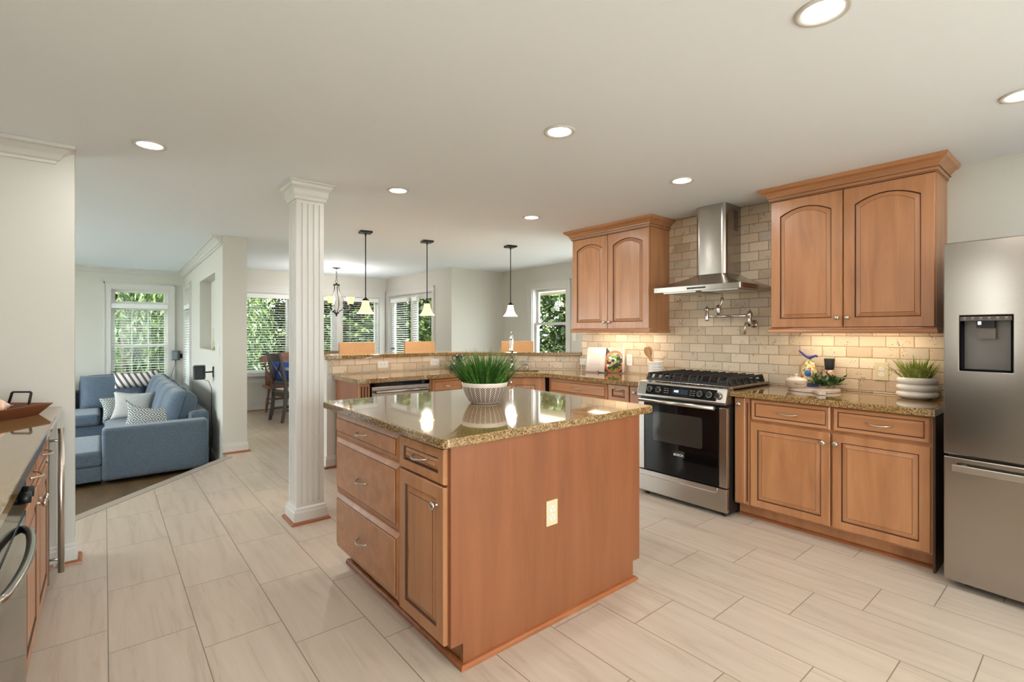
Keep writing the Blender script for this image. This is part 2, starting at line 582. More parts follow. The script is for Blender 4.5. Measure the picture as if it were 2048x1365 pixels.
def tube(bm, pts, r, seg=8, mi=0, cap=True, flat=1.0):
    pts = [Vector(p) for p in pts]
    n = len(pts)
    rr = r if isinstance(r, (list, tuple)) else [r] * n
    t0 = (pts[1] - pts[0]).normalized()
    up = Vector((0, 0, 1)) if abs(t0.z) < 0.9 else Vector((1, 0, 0))
    nrm = t0.cross(up).normalized()
    rings = []
    for i in range(n):
        if i == 0:
            t = t0
        elif i == n - 1:
            t = (pts[i] - pts[i - 1]).normalized()
        else:
            t = ((pts[i] - pts[i - 1]).normalized() + (pts[i + 1] - pts[i]).normalized()).normalized()
        nrm = (nrm - t * nrm.dot(t)).normalized()
        bn = t.cross(nrm)
        ring = []
        for k in range(seg):
            a = 2 * PI * k / seg
            ring.append(bm.verts.new(pts[i] + nrm * (rr[i] * math.cos(a)) + bn * (rr[i] * flat * math.sin(a))))
        rings.append(ring)
    for i in range(n - 1):
        for k in range(seg):
            f = bm.faces.new((rings[i][k], rings[i][(k + 1) % seg], rings[i + 1][(k + 1) % seg], rings[i + 1][k]))
            f.smooth = True
            f.material_index = mi
    if cap:
        for ring, rev in ((rings[0], True), (rings[-1], False)):
            f = bm.faces.new(list(reversed(ring)) if rev else ring)
            f.material_index = mi

def lathe(bm, prof, seg=24, c=(0, 0, 0), axis='z', mi=0, wob=None):
    rings = []
    for (r, z) in prof:
        ring = []
        for k in range(seg):
            a = 2 * PI * k / seg
            rr = r * (wob(a, z) if wob else 1.0)
            p = (rr * math.cos(a), rr * math.sin(a), z)
            if axis == 'y':       # z of the profile runs towards -y
                p = (p[0], -p[2], p[1])
            elif axis == 'x':
                p = (p[2], p[0], p[1])
            ring.append(bm.verts.new((c[0] + p[0], c[1] + p[1], c[2] + p[2])))
        rings.append(ring)
    for i in range(len(rings) - 1):
        for k in range(seg):
            f = bm.faces.new((rings[i][k], rings[i][(k + 1) % seg], rings[i + 1][(k + 1) % seg], rings[i + 1][k]))
            f.smooth = True
            f.material_index = mi
    for ring in (rings[0], rings[-1]):
        if prof[0][0] > 1e-5 or ring is rings[-1]:
            try:
                bm.faces.new(ring).material_index = mi
            except ValueError:
                pass

def sweep(bm, path, prof, closed=False, mi=0, side=1.0, ends=True):
    """profile (out, z) swept along a 2D path with mitred corners; out is measured to the right of travel * side"""
    n = len(path)
    P = [Vector((p[0], p[1])) for p in path]
    rings = []
    for i in range(n):
        if closed or 0 < i < n - 1:
            a = (P[i] - P[i - 1]).normalized()
            b = (P[(i + 1) % n] - P[i]).normalized()
        elif i == 0:
            a = b = (P[1] - P[0]).normalized()
        else:
            a = b = (P[-1] - P[-2]).normalized()
        na = Vector((a.y, -a.x)) * side
        nb = Vector((b.y, -b.x)) * side
        mt = (na + nb)
        mt = mt / max(1e-6, mt.dot(na)) if mt.length > 1e-6 else na
        rings.append([bm.verts.new((P[i].x + mt.x * o, P[i].y + mt.y * o, z)) for o, z in prof])
    m = len(prof)
    for i in range(n if closed else n - 1):
        j = (i + 1) % n
        for k in range(m - 1):
            bm.faces.new((rings[i][k], rings[i][k + 1], rings[j][k + 1], rings[j][k])).material_index = mi
        bm.faces.new((rings[i][m - 1], rings[i][0], rings[j][0], rings[j][m - 1])).material_index = mi
    if not closed and ends:
        bm.faces.new(rings[0]).material_index = mi
        bm.faces.new(list(reversed(rings[-1]))).material_index = mi

def thing(name, label, cat, loc=(0, 0, 0), rz=0.0, group=None):
    o = bpy.data.objects.new(name, None)
    COL.objects.link(o)
    o.empty_display_size = 0.1
    o.location = loc
    o.rotation_euler = (0, 0, rz)
    o['label'] = label
    o['category'] = cat
    if group:
        o['group'] = group
    return o

def tag(o, label, cat, group=None):
    o['label'] = label
    o['category'] = cat
    if group:
        o['group'] = group
    return o

def struct(o):
    o['kind'] = 'structure'
    return o

def copy_tree(o, parent=None):
    c = o.copy()
    COL.objects.link(c)
    if parent is not None:
        c.parent = parent
    for ch in list(o.children):
        copy_tree(ch, c)
    return c

def dup(root, loc, rz, label, group=None):
    c = copy_tree(root)
    c.location = loc
    c.rotation_euler = (0, 0, rz)
    c['label'] = label
    if group:
        c['group'] = group
    return c

def light(name, kind, loc, energy, color=(1, 0.9, 0.76), parent=None, size=0.1, size_y=None, rot=(0, 0, 0), spread=None, radius=None):
    d = bpy.data.lights.new(name, kind)
    d.energy = energy
    d.color = color
    if kind == 'AREA':
        d.shape = 'RECTANGLE' if size_y else 'DISK'
        d.size = size
        if size_y:
            d.size_y = size_y
        if spread:
            d.spread = spread
    elif radius:
        d.shadow_soft_size = radius
    o = bpy.data.objects.new(name, d)
    COL.objects.link(o)
    o.location = loc
    o.rotation_euler = rot
    if parent is not None:
        o.parent = parent
    return o

# ================================================================== the setting
S45 = math.sqrt(0.5)
# floor of kitchen and dining area (raised), its edge cut at 45 degrees towards the sunken living room
edge_a, edge_b = (-0.90, 3.97), (1.02, 6.036)
floor_poly = [(-3.2, -3.2), (5.6, -3.2), (5.6, 9.42), (1.12, 9.42), (1.02, 6.2), edge_b, edge_a, (-3.2, 3.97)]
bm = bmesh.new(); prism(bm, floor_poly, -0.30, 0.0)
struct(new_obj('floor', bm, ['floor_tile']))
bm = bmesh.new(); prism(bm, [(-3.2, 3.975), (-0.915, 3.975), (1.0, 6.05), (1.02, 6.25), (1.10, 10.6), (-3.2, 10.6)], -0.30, -0.20)
struct(new_obj('floor_living', bm, 'plank'))
# nosing strip along the step
bm = bmesh.new()
sweep(bm, [edge_a, edge_b], [(-0.02, -0.012), (0.055, -0.012), (0.055, 0.004), (-0.02, 0.010)], side=1)
struct(new_obj('trim_1', bm, plain('nosing', lin(168, 156, 144), 0.35)))
bm = bmesh.new()
sweep(bm, [edge_a, edge_b], [(0.0, -0.2), (-0.012, -0.2), (-0.012, -0.014), (0.0, -0.014)], side=1)
struct(new_obj('trim_2', bm, 'trim'))

ceil_poly = [(-3.2, -3.2), (5.6, -3.2), (5.6, 7.0), (4.53, 7.0), (4.53, 9.4), (1.26, 9.4), (1.26, 10.65), (-3.2, 10.65)]
bm = bmesh.new(); prism(bm, ceil_poly, CEIL, CEIL + 0.12)
struct(new_obj('ceiling', bm, 'ceiling'))

WX = 4.17            # range wall face
struct(new_obj('wall_right', B(WX, WX + 0.14, -3.2, 3.80, 0, CEIL), 'wall'))
struct(new_obj('wall_stub', B(-3.2, -0.136, 3.85, 3.97, -0.2, CEIL), 'wall'))


def wall_with_holes(name, axis, a0, a1, p0, p1, z0, z1, holes, mat='wall', frame=None, parent=None):
    """wall slab between p0..p1 across, running a0..a1, holes = [(a, b, zlo, zhi)] sorted"""
    bm = bmesh.new()
    def bx(u0, u1, zz0, zz1):
        if u1 - u0 < 1e-4 or zz1 - zz0 < 1e-4:
            return
        if axis == 'x':
            box(bm, u0, u1, p0, p1, zz0, zz1, mat=frame)
        else:
            box(bm, p0, p1, u0, u1, zz0, zz1, mat=frame)
    cur = a0
    for (h0, h1, zl, zh) in holes:
        bx(cur, h0, z0, z1)
        bx(h0, h1, z0, zl)
        bx(h0, h1, zh, z1)
        cur = h1
    bx(cur, a1, z0, z1)
    return struct(new_obj(name, bm, mat, parent))

# wall behind the left counter, with an unseen narrow window added for a bright streak on the fridge
wall_with_holes('wall_left', 'y', -3.2, 3.85, -1.02, -0.88, 0, CEIL, [(1.58, 1.80, 0.98, 2.15)])
# living far wall with its window opening
LY = 10.5
wall_with_holes('wall_living_far', 'x', -3.2, 1.25, LY, LY + 0.15, -0.3, CEIL, [(0.08, 0.86, 0.44, 2.07)])
# living left wall with an unseen wide window added to light the sofa
wall_with_holes('wall_living_left', 'y', 3.85, 10.65, -3.35, -3.2, -0.3, CEIL, [(5.2, 9.6, 0.3, 2.1)])
# dining far wall
DY = 9.25
wall_with_holes('wall_dining_far', 'x', 1.24, 4.53, DY, DY + 0.15, -0.1, CEIL, [(1.78, 2.56, 0.62, 2.02), (2.66, 3.36, 0.62, 2.02), (3.46, 4.22, 0.62, 2.02)])
# dining right wall with the patio door
wall_with_holes('wall_dining_right', 'y', 6.85, DY, 4.38, 4.53, -0.1, CEIL, [(7.46, 9.14, 0.0, 2.06)])
struct(new_obj('wall_jog', B(4.53, 5.45, 6.85, 7.0, -0.1, CEIL), 'wall'))
wall_with_holes('wall_nook', 'y', 2.9, 7.0, 5.45, 5.60, -0.1, CEIL, [(3.15, 4.65, 0.0, 2.1), (5.28, 6.06, 0.62, 2.06)])  # first hole is an unseen glazed opening added to light the nook
struct(new_obj('wall_nook_near', B(4.31, 5.45, 2.9, 3.04, -0.1, CEIL), 'wall'))
# wall behind the photographer with two wide glazed openings added to let daylight in
wall_with_holes('wall_back', 'x', -0.88, 4.17, -3.2, -3.06, 0, CEIL, [(-0.7, 1.5, 0.0, 2.25), (2.0, 3.2, 0.0, 2.25)])

# partition between living and dining, very slightly off square
TH = -math.atan(0.0209)
PF = Matrix.Translation((1.0, 6.2, 0)) @ Matrix.Rotation(TH, 4, 'Z')
bm = bmesh.new()
def pb(x0, x1, y0, y1, z0, z1):
    box(bm, x0, x1, y0, y1, z0, z1, mat=PF)
nz0, nz1, ny0, ny1, nd = 1.12, 2.06, 0.56, 2.02, 0.14
pb(0, 0.24, 0, ny0, -0.2, CEIL)
pb(0, 0.24, ny0, ny1, -0.2, nz0)
pb(0, 0.24, ny0, ny1, nz1, CEIL)
pb(nd, 0.24, ny0, ny1, nz0, nz1)
pb(0, 0.24, ny1, 3.05, -0.2, CEIL)
pb(0, 0.15, 3.05, 3.15, -0.2, CEIL)
pb(0, 0.15, 3.15, 4.0, -0.2, 0.44)
pb(0, 0.15, 3.15, 4.0, 2.07, CEIL)
pb(0, 0.15, 4.0, 4.32, -0.2, CEIL)
struct(new_obj('wall_partition', bm, 'wall'))

# ---- crown mouldings of the living room
CR = [(0.0, CEIL - 0.098), (0.012, CEIL - 0.098), (0.016, CEIL - 0.084), (0.030, CEIL - 0.076), (0.046, CEIL - 0.050), (0.078, CEIL - 0.026), (0.100, CEIL - 0.020), (0.100, CEIL - 0.001), (0.0, CEIL - 0.001)]
def fr(x, y):
    v = PF @ Vector((x, y, 0)); return (v.x, v.y)
bm = bmesh.new(); sweep(bm, [(-3.2, LY), (1.085, LY), fr(0, 0.02)], CR, side=1)
struct(new_obj('trim_3', bm, 'trim'))
bm = bmesh.new(); sweep(bm, [(-0.88, 3.85), (-0.228, 3.85), (-0.228, 3.852)], CR, side=1)
struct(new_obj('trim_4', bm, 'trim'))

# ---- baseboards with oak shoe moulding
BBP = [(0, 0.0), (0.014, 0.0), (0.014, 0.085), (0.009, 0.096), (0.009, 0.110), (0.0, 0.118)]
SHP = [(0.0, 0.001), (0.034, 0.001), (0.032, 0.010), (0.026, 0.017), (0.014, 0.020), (0.0, 0.020)]
def board(name, path, closed=False, side=1, z=0.0, shoe=True, parent=None, shoe_name='trim_5'):
    bm = bmesh.new(); sweep(bm, path, [(o, zz + z) for o, zz in BBP], closed, side=side)
    a = new_obj(name, bm, 'trim', parent)
    if parent is None:
        struct(a)
    if shoe:
        bm = bmesh.new(); sweep(bm, path, [(o, zz + z) for o, zz in SHP], closed, side=side)
        b = new_obj(shoe_name, bm, 'oak', parent)
        if parent is None:
            struct(b)
board('baseboard_stub', [(-0.21, 3.85), (-0.136, 3.85), (-0.136, 3.97)], side=1, shoe_name='trim_5')
board('baseboard_partition', [fr(0.0, 0.0), fr(0.24, 0.0), fr(0.24, 3.03)], side=1, shoe_name='trim_6')
board('baseboard_dining', [(1.30, DY), (4.38, DY), (4.38, 9.22)], side=1, shoe_name='trim_7')
bm = bmesh.new(); sweep(bm, [(-3.2, LY), (1.085, LY), fr(0, 0.02)], [(o, zz - 0.2) for o, zz in BBP], side=1)
struct(new_obj('baseboard_living', bm, 'trim'))

# ---- windows --------------------------------------------------------------
def casing(parent, w, z0, z1, cw=0.085, sill=True, fr=None, legs_to=None):
    """white casing around an opening x 0..w on the room side (front = -y)"""
    bm = bmesh.new()
    zb = z0 if legs_to is None else legs_to
    for (a, b) in ((-cw, 0.0), (w, w + cw)):
        box(bm, a, b, -0.020, 0, zb, z1 + cw)
        box(bm, a + (0.0 if a < 0 else cw - 0.018), a + (0.018 if a < 0 else cw), -0.030, -0.02, zb, z1 + cw)
    box(bm, 0, w, -0.020, 0, z1, z1 + cw)
    box(bm, -cw, w + cw, -0.030, -0.02, z1 + cw - 0.018, z1 + cw)
    if sill:
        box(bm, -cw - 0.02, w + cw + 0.02, -0.055, 0.02, z0 - 0.028, z0)
        box(bm, -cw, w + cw, -0.020, 0, z0 - 0.115, z0 - 0.028)
    return new_obj('casing', bm, 'trim', parent)

def sash(parent, x0, x1, z0, z1, yd, bar=0.045, cols=1, rows=1, name='sash', mun=0.018):
    bm = bmesh.new()
    d0, d1 = yd, yd + 0.035
    box(bm, x0, x0 + bar, d0, d1, z0, z1)
    box(bm, x1 - bar, x1, d0, d1, z0, z1)
    box(bm, x0 + bar, x1 - bar, d0, d1, z0, z0 + bar)
    box(bm, x0 + bar, x1 - bar, d0, d1, z1 - bar, z1)
    for c in range(1, cols):
        xc = x0 + bar + (x1 - x0 - 2 * bar) * c / cols
        box(bm, xc - mun / 2, xc + mun / 2, d0 + 0.008, d1 - 0.008, z0 + bar, z1 - bar)
    for r in range(1, rows):
        zc = z0 + bar + (z1 - z0 - 2 * bar) * r / rows
        box(bm, x0 + bar, x1 - bar, d0 + 0.010, d1 - 0.010, zc - mun / 2, zc + mun / 2)
    s = new_obj(name, bm, 'trim', parent)
    new_obj('pane', B(x0 + bar - 0.004, x1 - bar + 0.004, yd + 0.015, yd + 0.019, z0 + bar - 0.004, z1 - bar + 0.004), 'pane', s)
    return s

def jamb(parent, w, z0, z1, depth=0.15):
    bm = bmesh.new()
    box(bm, 0, 0.012, 0, depth, z0, z1)
    box(bm, w - 0.012, w, 0, depth, z0, z1)
    box(bm, 0.012, w - 0.012, 0, depth, z1 - 0.012, z1)
    box(bm, 0.012, w - 0.012, 0, depth, z0, z0 + 0.012)
    return new_obj('jamb', bm, 'trim', parent)

def win_root(n, loc, rz):
    o = bpy.data.objects.new('window_%d' % n, None)
    COL.objects.link(o)
    o.location = loc
    o.rotation_euler = (0, 0, rz)
    o['kind'] = 'structure'
    return o

def blind(loc, rz, w, z0, z1, label, group=None, pitch=0.042, tilt=8, depth=0.046, cords=(0.2, 0.8)):
    t = thing('window_blind', label, 'blind', loc, rz, group)
    new_obj('headrail', B(0, w, -0.028, 0.028, z1 - 0.075, z1), 'blind', t)
    bm = bmesh.new()
    n = int((z1 - 0.09 - z0) / pitch)
    for i in range(n):
        z = z1 - 0.10 - i * pitch
        mt = Matrix.Translation((0, 0, z)) @ Matrix.Rotation(R(tilt), 4, 'X')
        box(bm, 0.004, w - 0.004, -depth / 2, depth / 2, -0.0018, 0.0018, mat=mt)
    s = new_obj('slats', bm, 'blind', t)
    bm = bmesh.new()
    for c in cords:
        for yy in (-depth / 2, depth / 2):
            tube(bm, [(w * c, yy, z0 + 0.01), (w * c, yy, z1 - 0.07)], 0.0012, 5)
    new_obj('ladder_cord', bm, 'blind', t)
    new_obj('bottom_rail', B(0.004, w - 0.004, -0.025, 0.025, z0, z0 + 0.018), 'blind', t)
    return t

# window 1: living far wall, transom over a double hung window
w1 = win_root(1, (0.08, LY, 0), 0)
casing(w1, 0.78, 0.44, 2.07, 0.095)
jamb(w1, 0.78, 0.44, 2.07)
new_obj('mullion', B(0.012, 0.768, 0.04, 0.12, 1.76, 1.82), 'trim', w1)
sash(w1, 0.012, 0.768, 1.82, 2.058, 0.07, 0.045)
sash(w1, 0.012, 0.768, 1.10, 1.76, 0.085, 0.04, 3, 2)
sash(w1, 0.012, 0.768, 0.452, 1.14, 0.05, 0.04, 3, 2)
blind((0.085, LY - 0.002, 0), 0, 0.77, 0.47, 1.82, 'white slatted blind over the double hung window behind the blue sofa', cords=(0.18, 0.82), tilt=6)
# window 2: side window of the living room in the partition
v = PF @ Vector((0, 4.0, 0))
w2 = win_root(2, (v.x, v.y, 0), R(-90) + TH)
casing(w2, 0.85, 0.44, 2.07, 0.085)
jamb(w2, 0.85, 0.44, 2.07)
sash(w2, 0.012, 0.838, 1.80, 2.058, 0.07)
sash(w2, 0.012, 0.838, 0.452, 1.78, 0.07, 0.04, 3, 4)
v = PF @ Vector((0.0, 3.99, 0))
blind((v.x, v.y, 0), R(-90) + TH, 0.83, 0.47, 1.80, 'bright white blind on the narrow looking side window beside the corner speaker', tilt=25)
# window 3: dining triple window
for k, (a, b) in enumerate(((1.78, 2.56), (2.66, 3.36), (3.46, 4.22))):
    w = win_root(3 + k, (a, DY, 0), 0)
    jamb(w, b - a, 0.62, 2.02)
    sash(w, 0.012, b - a - 0.012, 0.632, 2.008, 0.09, 0.05)
    if k == 0:
        bm = bmesh.new()
        for (x0, x1) in ((-0.09, 0.0), (0.78, 0.88), (1.58, 1.68), (2.44, 2.55)):
            box(bm, x0, x1, -0.020, 0, 0.62, 2.11)
        box(bm, -0.09, 2.55, -0.026, 0, 2.02, 2.15)
        box(bm, -0.11, 2.57, -0.065, 0.02, 0.592, 0.62)
        box(bm, -0.09, 2.55, -0.020, 0, 0.48, 0.592)
        new_obj('casing', bm, 'trim', w)
    blind((a + 0.014, DY + 0.03, 0), 0, b - a - 0.028, 0.64, 2.005,
          ('white slatted dining blind left of the fluted column, behind the wooden bench', 'white slatted dining blind directly behind the chandelier', 'white slatted dining blind behind the leftmost pendant lamp')[k],
          'slatted blinds of the dining windows', cords=(0.22, 0.9), tilt=4)
# window 6: kitchen nook window without a blind
w6 = win_root(6, (5.45, 6.06, 0), R(-90))
casing(w6, 0.78, 0.62, 2.06, 0.10)
jamb(w6, 0.78, 0.62, 2.06)
sash(w6, 0.012, 0.768, 1.46, 2.048, 0.09, 0.042)
sash(w6, 0.012, 0.768, 0.632, 1.50, 0.05, 0.042)
# patio door in the dining right wall
d1 = bpy.data.objects.new('door_1', None); COL.objects.link(d1)
d1.location = (4.38, 9.14, 0); d1.rotation_euler = (0, 0, R(-90)); d1['kind'] = 'structure'
casing(d1, 1.68, 0, 2.06, 0.085, sill=False)
jamb(d1, 1.68, 0.0, 2.06)
sash(d1, 0.02, 0.92, 0.02, 2.04, 0.045, 0.11, name='leaf')
sash(d1, 0.96, 1.66, 0.02, 2.04, 0.045, 0.09, name='side_light')
new_obj('mullion', B(0.92, 0.96, 0.03, 0.12, 0.012, 2.048), 'trim', d1)
bm = bmesh.new()
lathe(bm, [(0.026, 0.0), (0.026, 0.008), (0.012, 0.012), (0.012, 0.05)], 14, (0.10, 0.045, 1.02), 'y')
tube(bm, [(0.10, -0.005, 1.02), (0.16, -0.008, 1.022), (0.235, -0.008, 1.018)], [0.010, 0.008, 0.012], 8)
new_obj('lever_handle', bm, 'black_metal', d1)
for z in (0.3, 1.1, 1.2, 1.8):
    new_obj('hinge', B(0.915, 0.93, 0.028, 0.045, z, z + 0.06), 'black_metal', d1)
blind((4.377, 9.02, 0), R(-90), 0.68, 0.15, 1.99, 'white slatted blind on the glazed patio door with a black lever', tilt=14, cords=(0.15, 0.85))
blind((4.377, 8.16, 0), R(-90), 0.19, 0.15, 1.99, 'narrow drawn aside blind strip beside the patio door glass', tilt=30, cords=(0.2, 0.8))
# windows added to light the rooms, outside the picture
for (n, loc, rz, w, z0, z1) in ((11, (-0.88, 1.58, 0), R(90), 0.22, 0.98, 2.15), (10, (5.45, 4.65, 0), R(-90), 1.5, 0.0, 2.1), (7, (-3.2, 5.2, 0), R(90), 4.4, 0.3, 2.1), (8, (1.5, -3.06, 0), R(180), 2.2, 0.0, 2.25), (9, (3.2, -3.06, 0), R(180), 1.2, 0.0, 2.25)):
    wr = win_root(n, loc, rz)
    jamb(wr, w, z0, z1, 0.14)
    k_ = max(1, round(w / 1.1))
    for q_ in range(k_):
        sash(wr, 0.012 + (w - 0.024) * q_ / k_, 0.012 + (w - 0.024) * (q_ + 1) / k_, z0 + 0.012, z1 - 0.012, 0.06, 0.035)
    casing(wr, w, z0, z1, 0.08, sill=z0 > 0.2)

# ================================================================== peninsula pony wall and bar
TY = 4.90                      # tile face of the bar wall
bend = (3.07, TY)
wend = (4.17, 3.80)
def off45(d):                  # the bar wall face moved away from the kitchen by d
    k = d * math.tan(R(22.5))
    return [(1.69, TY + d), (bend[0] + k, TY + d), (4.17 + 0.0, TY + d - (4.17 - (bend[0] + k)))]
def bar_poly(d0, d1, x0=1.69):
    a = off45(d0); b = off45(d1)
    a[0] = (x0, a[0][1]); b[0] = (x0, b[0][1])
    return a + [(4.31, b[2][1] - 0.14)] * 0 + list(reversed(b))
bm = bmesh.new(); prism(bm, bar_poly(0.012, 0.15), 0, 1.075)
struct(new_obj('wall_bar', bm, 'wall'))
bm = bmesh.new(); sweep(bm, [(1.90, TY + 0.012), (1.69, TY + 0.012), (1.69, TY + 0.15), (2.0, TY + 0.15)], BBP, side=-1)
struct(new_obj('baseboard_bar', bm, 'trim'))
bm = bmesh.new(); sweep(bm, [(1.90, TY + 0.012), (1.69, TY + 0.012), (1.69, TY + 0.15), (2.0, TY + 0.15)], SHP, side=-1)
struct(new_obj('trim_8', bm, 'oak'))

CT = 0.92                      # counter top height on the walls
# tiled splashbacks
t = thing('tile_backsplash', 'beige tumbled travertine brick backsplash covering the range wall up to the ceiling', 'backsplash', (0, 0, 0))
bm = bmesh.new(); box(bm, WX - 0.010, WX, 0.605, 1.608, CT + 0.002, 1.374)
new_obj('tile_field', bm, 'travertine', t)
bm = bmesh.new(); box(bm, WX - 0.010, WX, 1.608, 2.670, CT + 0.002, CEIL - 0.002)
new_obj('tile_field', bm, 'travertine', t)
bm = bmesh.new(); box(bm, WX - 0.010, WX, 2.670, 3.79, CT + 0.002, 1.374)
new_obj('tile_field', bm, 'travertine', t)
t = thing('bar_backsplash', 'low beige travertine brick backsplash under the raised granite bar', 'backsplash', (0, 0, 0))
bm = bmesh.new(); prism(bm, [(1.71, TY), (bend[0], TY), (bend[0], TY + 0.012), (1.71, TY + 0.012)], CT + 0.002, 1.074)
new_obj('tile_field', bm, 'travertine_x', t)
bm = bmesh.new(); prism(bm, [bend, (4.16, 3.81), (4.16, 3.827), (bend[0] + 0.005, TY + 0.012)], CT + 0.002, 1.074)
new_obj('tile_field', bm, 'travertine_d', t)

# raised bar top, three slabs
a = off45(-0.03); b = off45(0.38)
f0, f1 = a[1], (4.145, a[2][1] + 0.025)
segs = [[(1.655, a[0][1]), (2.9, a[0][1]), (2.9, b[0][1]), (1.655, b[0][1])],
        [(2.902, a[0][1]), (f0[0], f0[1]), (f0[0] + 0.20, f0[1] - 0.20), (f0[0] + 0.49, f0[1] + 0.09), b[1], (2.902, b[0][1])],
        [(f0[0] + 0.202, f0[1] - 0.202), f1, (4.145, 3.83), (4.42, 3.83), (4.42, b[1][1] - (4.42 - b[1][0])), (f0[0] + 0.492, f0[1] + 0.088)]]
t = thing('raised_bar_counter', 'raised speckled brown granite bar counter running behind the sink', 'bar counter', (0, 0, 0))
for p in segs:
    bm = bmesh.new(); prism(bm, p, 1.076, 1.114)
    new_obj('slab', bm, 'granite', t, bevel=0.005)

# ================================================================== cabinetry
def loop_pts(x0, x1, z0, z1, arch, nt=13):
    pts = [(x0, z0), (x1, z0)]
    for i in range(nt):
        s = i / (nt - 1)
        x = x1 + (x0 - x1) * s
        q = (2 * s - 1)
        pts.append((x, z1 - arch * (q * q)))
    return pts

def front(name, parent, x0, x1, z0, z1, y=0.0, style='door', arch=0.0, th=0.02, mat='maple', fw=0.058, F=None):
    """cabinet front; outer face at y, thickness th towards +y"""
    if style == 'door':
        prof = [(0.0, 0.005, 0), (0.004, 0.0, 0), (fw, 0.0, 0), (fw + 0.0035, 0.008, 1), (fw + 0.006, 0.008, 1), (fw + 0.030, 0.0025, 0), (fw + 0.032, 0.001, 1)]
    elif style == 'slab':      # wide bevelled edge rising to a flat field
        prof = [(0.0, 0.018, 0), (0.006, 0.014, 0), (0.026, 0.006, 0), (0.030, 0.004, 1), (0.034, 0.0, 0), (0.036, 0.0, 0)]
    elif style == 'drawer':
        prof = [(0.0, 0.008, 0), (0.006, 0.002, 0), (0.010, 0.0, 0), (0.026, 0.004, 0), (0.028, 0.0075, 1), (0.031, 0.0075, 1), (0.034, 0.005, 0)]
    elif style == 'framed':
        prof = [(0.0, 0.005, 0), (0.004, 0.0, 0), (0.040, 0.0, 0), (0.043, 0.008, 1), (0.048, 0.008, 1), (0.060, 0.002, 0), (0.062, 0.001, 1)]
    else:
        prof = [(0.0, 0.004, 0), (0.004, 0.0, 0)]
    bm = bmesh.new()
    mi_last = 0
    def ring(ins, dep, ar):
        return [bm.verts.new((px, y + dep, pz)) for px, pz in loop_pts(x0 + ins, x1 - ins, z0 + ins, z1 - ins, ar)]
    rings = [ring(0.0, th, 0)]
    mids = [0]
    for ins, dep, g in prof:
        a = arch if ins >= fw and arch else 0.0
        rings.append(ring(ins, dep, a))
        mids.append(g)
    for i in range(len(rings) - 1):
        A, C = rings[i], rings[i + 1]
        n = len(A)
        for k in range(n):
            f = bm.faces.new((A[k], A[(k + 1) % n], C[(k + 1) % n], C[k]))
            f.material_index = mids[i + 1]
    bm.faces.new(list(reversed(rings[0])))
    bm.faces.new(rings[-1])
    if F is not None:
        bmesh.ops.transform(bm, matrix=F, verts=bm.verts)
    return new_obj(name, bm, [mat, 'glaze'], parent)

def knob(parent, x, z, y=0.0, F=None, r=0.016):
    bm = bmesh.new()
    lathe(bm, [(0.0085, 0.0), (0.0085, 0.003), (0.005, 0.006), (0.005, 0.014), (r * 0.8, 0.018), (r, 0.023), (r * 0.92, 0.028), (r * 0.5, 0.031), (0.001, 0.032)], 16, (x, y, z), 'y')
    if F is not None:
        bmesh.ops.transform(bm, matrix=F, verts=bm.verts)
    return new_obj('knob', bm, 'nickel', parent)

def pull(parent, x, z, y=0.0, w=0.11, F=None, rise=0.030, r=0.0045):
    bm = bmesh.new()
    pts = []
    for i in range(13):
        s = i / 12
        pts.append((x - w / 2 + w * s, y - rise * math.sin(PI * s) ** 0.6, z - 0.006 * math.sin(PI * s)))
    tube(bm, pts, [r * (0.9 + 0.5 * math.sin(PI * i / 12)) for i in range(13)], 8, flat=0.8)
    for sx in (-1, 1):
        lathe(bm, [(0.006, 0.0), (0.005, 0.006)], 10, (x + sx * w / 2, y, z), 'y')
    if F is not None:
        bmesh.ops.transform(bm, matrix=F, verts=bm.verts)
    return new_obj('handle', bm, 'nickel', parent)

def fluted(name, parent, x0, x1, z0, z1, y=0.0, n=3, F=None, mat='maple'):
    bm = bmesh.new()
    box(bm, x0, x1, y, y + 0.02, z0, z1)
    w = x1 - x0
    p = w / (n + 0.6)
    for i in range(n):
        xc = x0 + w / 2 + (i - (n - 1) / 2) * p
        box(bm, xc - p * 0.27, xc + p * 0.27, y - 0.0008, y + 0.001, z0 + 0.02, z1 - 0.03, mi=1)
    if F is not None:
        bmesh.ops.transform(bm, matrix=F, verts=bm.verts)
    return new_obj(name, bm, [mat, 'glaze'], parent)

# ------------------------------------------------------------------ island
IZ = 0.93
isl = thing('kitchen_island', 'maple kitchen island with drawers on its left side and a plain end panel', 'island', (1.05, 1.665, 0))
IW, IL = 1.225, 1.205        # along x, along y
bm = bmesh.new()
prism(bm, [(0.0, 0.0), (IW, 0.0), (IW, IL), (0.0, IL)], 0.10, 0.892)
prism(bm, [(0.065, 0.004), (IW - 0.065, 0.004), (IW - 0.065, IL - 0.03), (0.065, IL - 0.03)], 0.0, 0.10)
new_obj('body', bm, 'maple', isl)
# near end panel with toe notches
bm = bmesh.new()
pts = [(-0.0, 0.10), (0.058, 0.10), (0.058, 0.0), (IW - 0.058, 0.0), (IW - 0.058, 0.10), (IW, 0.10), (IW, 0.892), (0.0, 0.892)]
A = [bm.verts.new((x, -0.018, z)) for x, z in pts]
C = [bm.verts.new((x, 0.0, z)) for x, z in pts]
bm.faces.new(A); bm.faces.new(list(reversed(C)))
for i in range(len(pts)):
    bm.faces.new((A[i], C[i], C[(i + 1) % len(pts)], A[(i + 1) % len(pts)]))
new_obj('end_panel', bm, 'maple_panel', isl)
bm = bmesh.new()
sweep(bm, [(0.058, IL - 0.03), (0.058, -0.018), (IW - 0.058, -0.018), (IW - 0.058, IL - 0.03)], [(0.0, 0.001), (0.020, 0.001), (0.019, 0.012), (0.012, 0.019), (0.0, 0.021)], side=1)
new_obj('shoe_molding', bm, 'oak', isl)
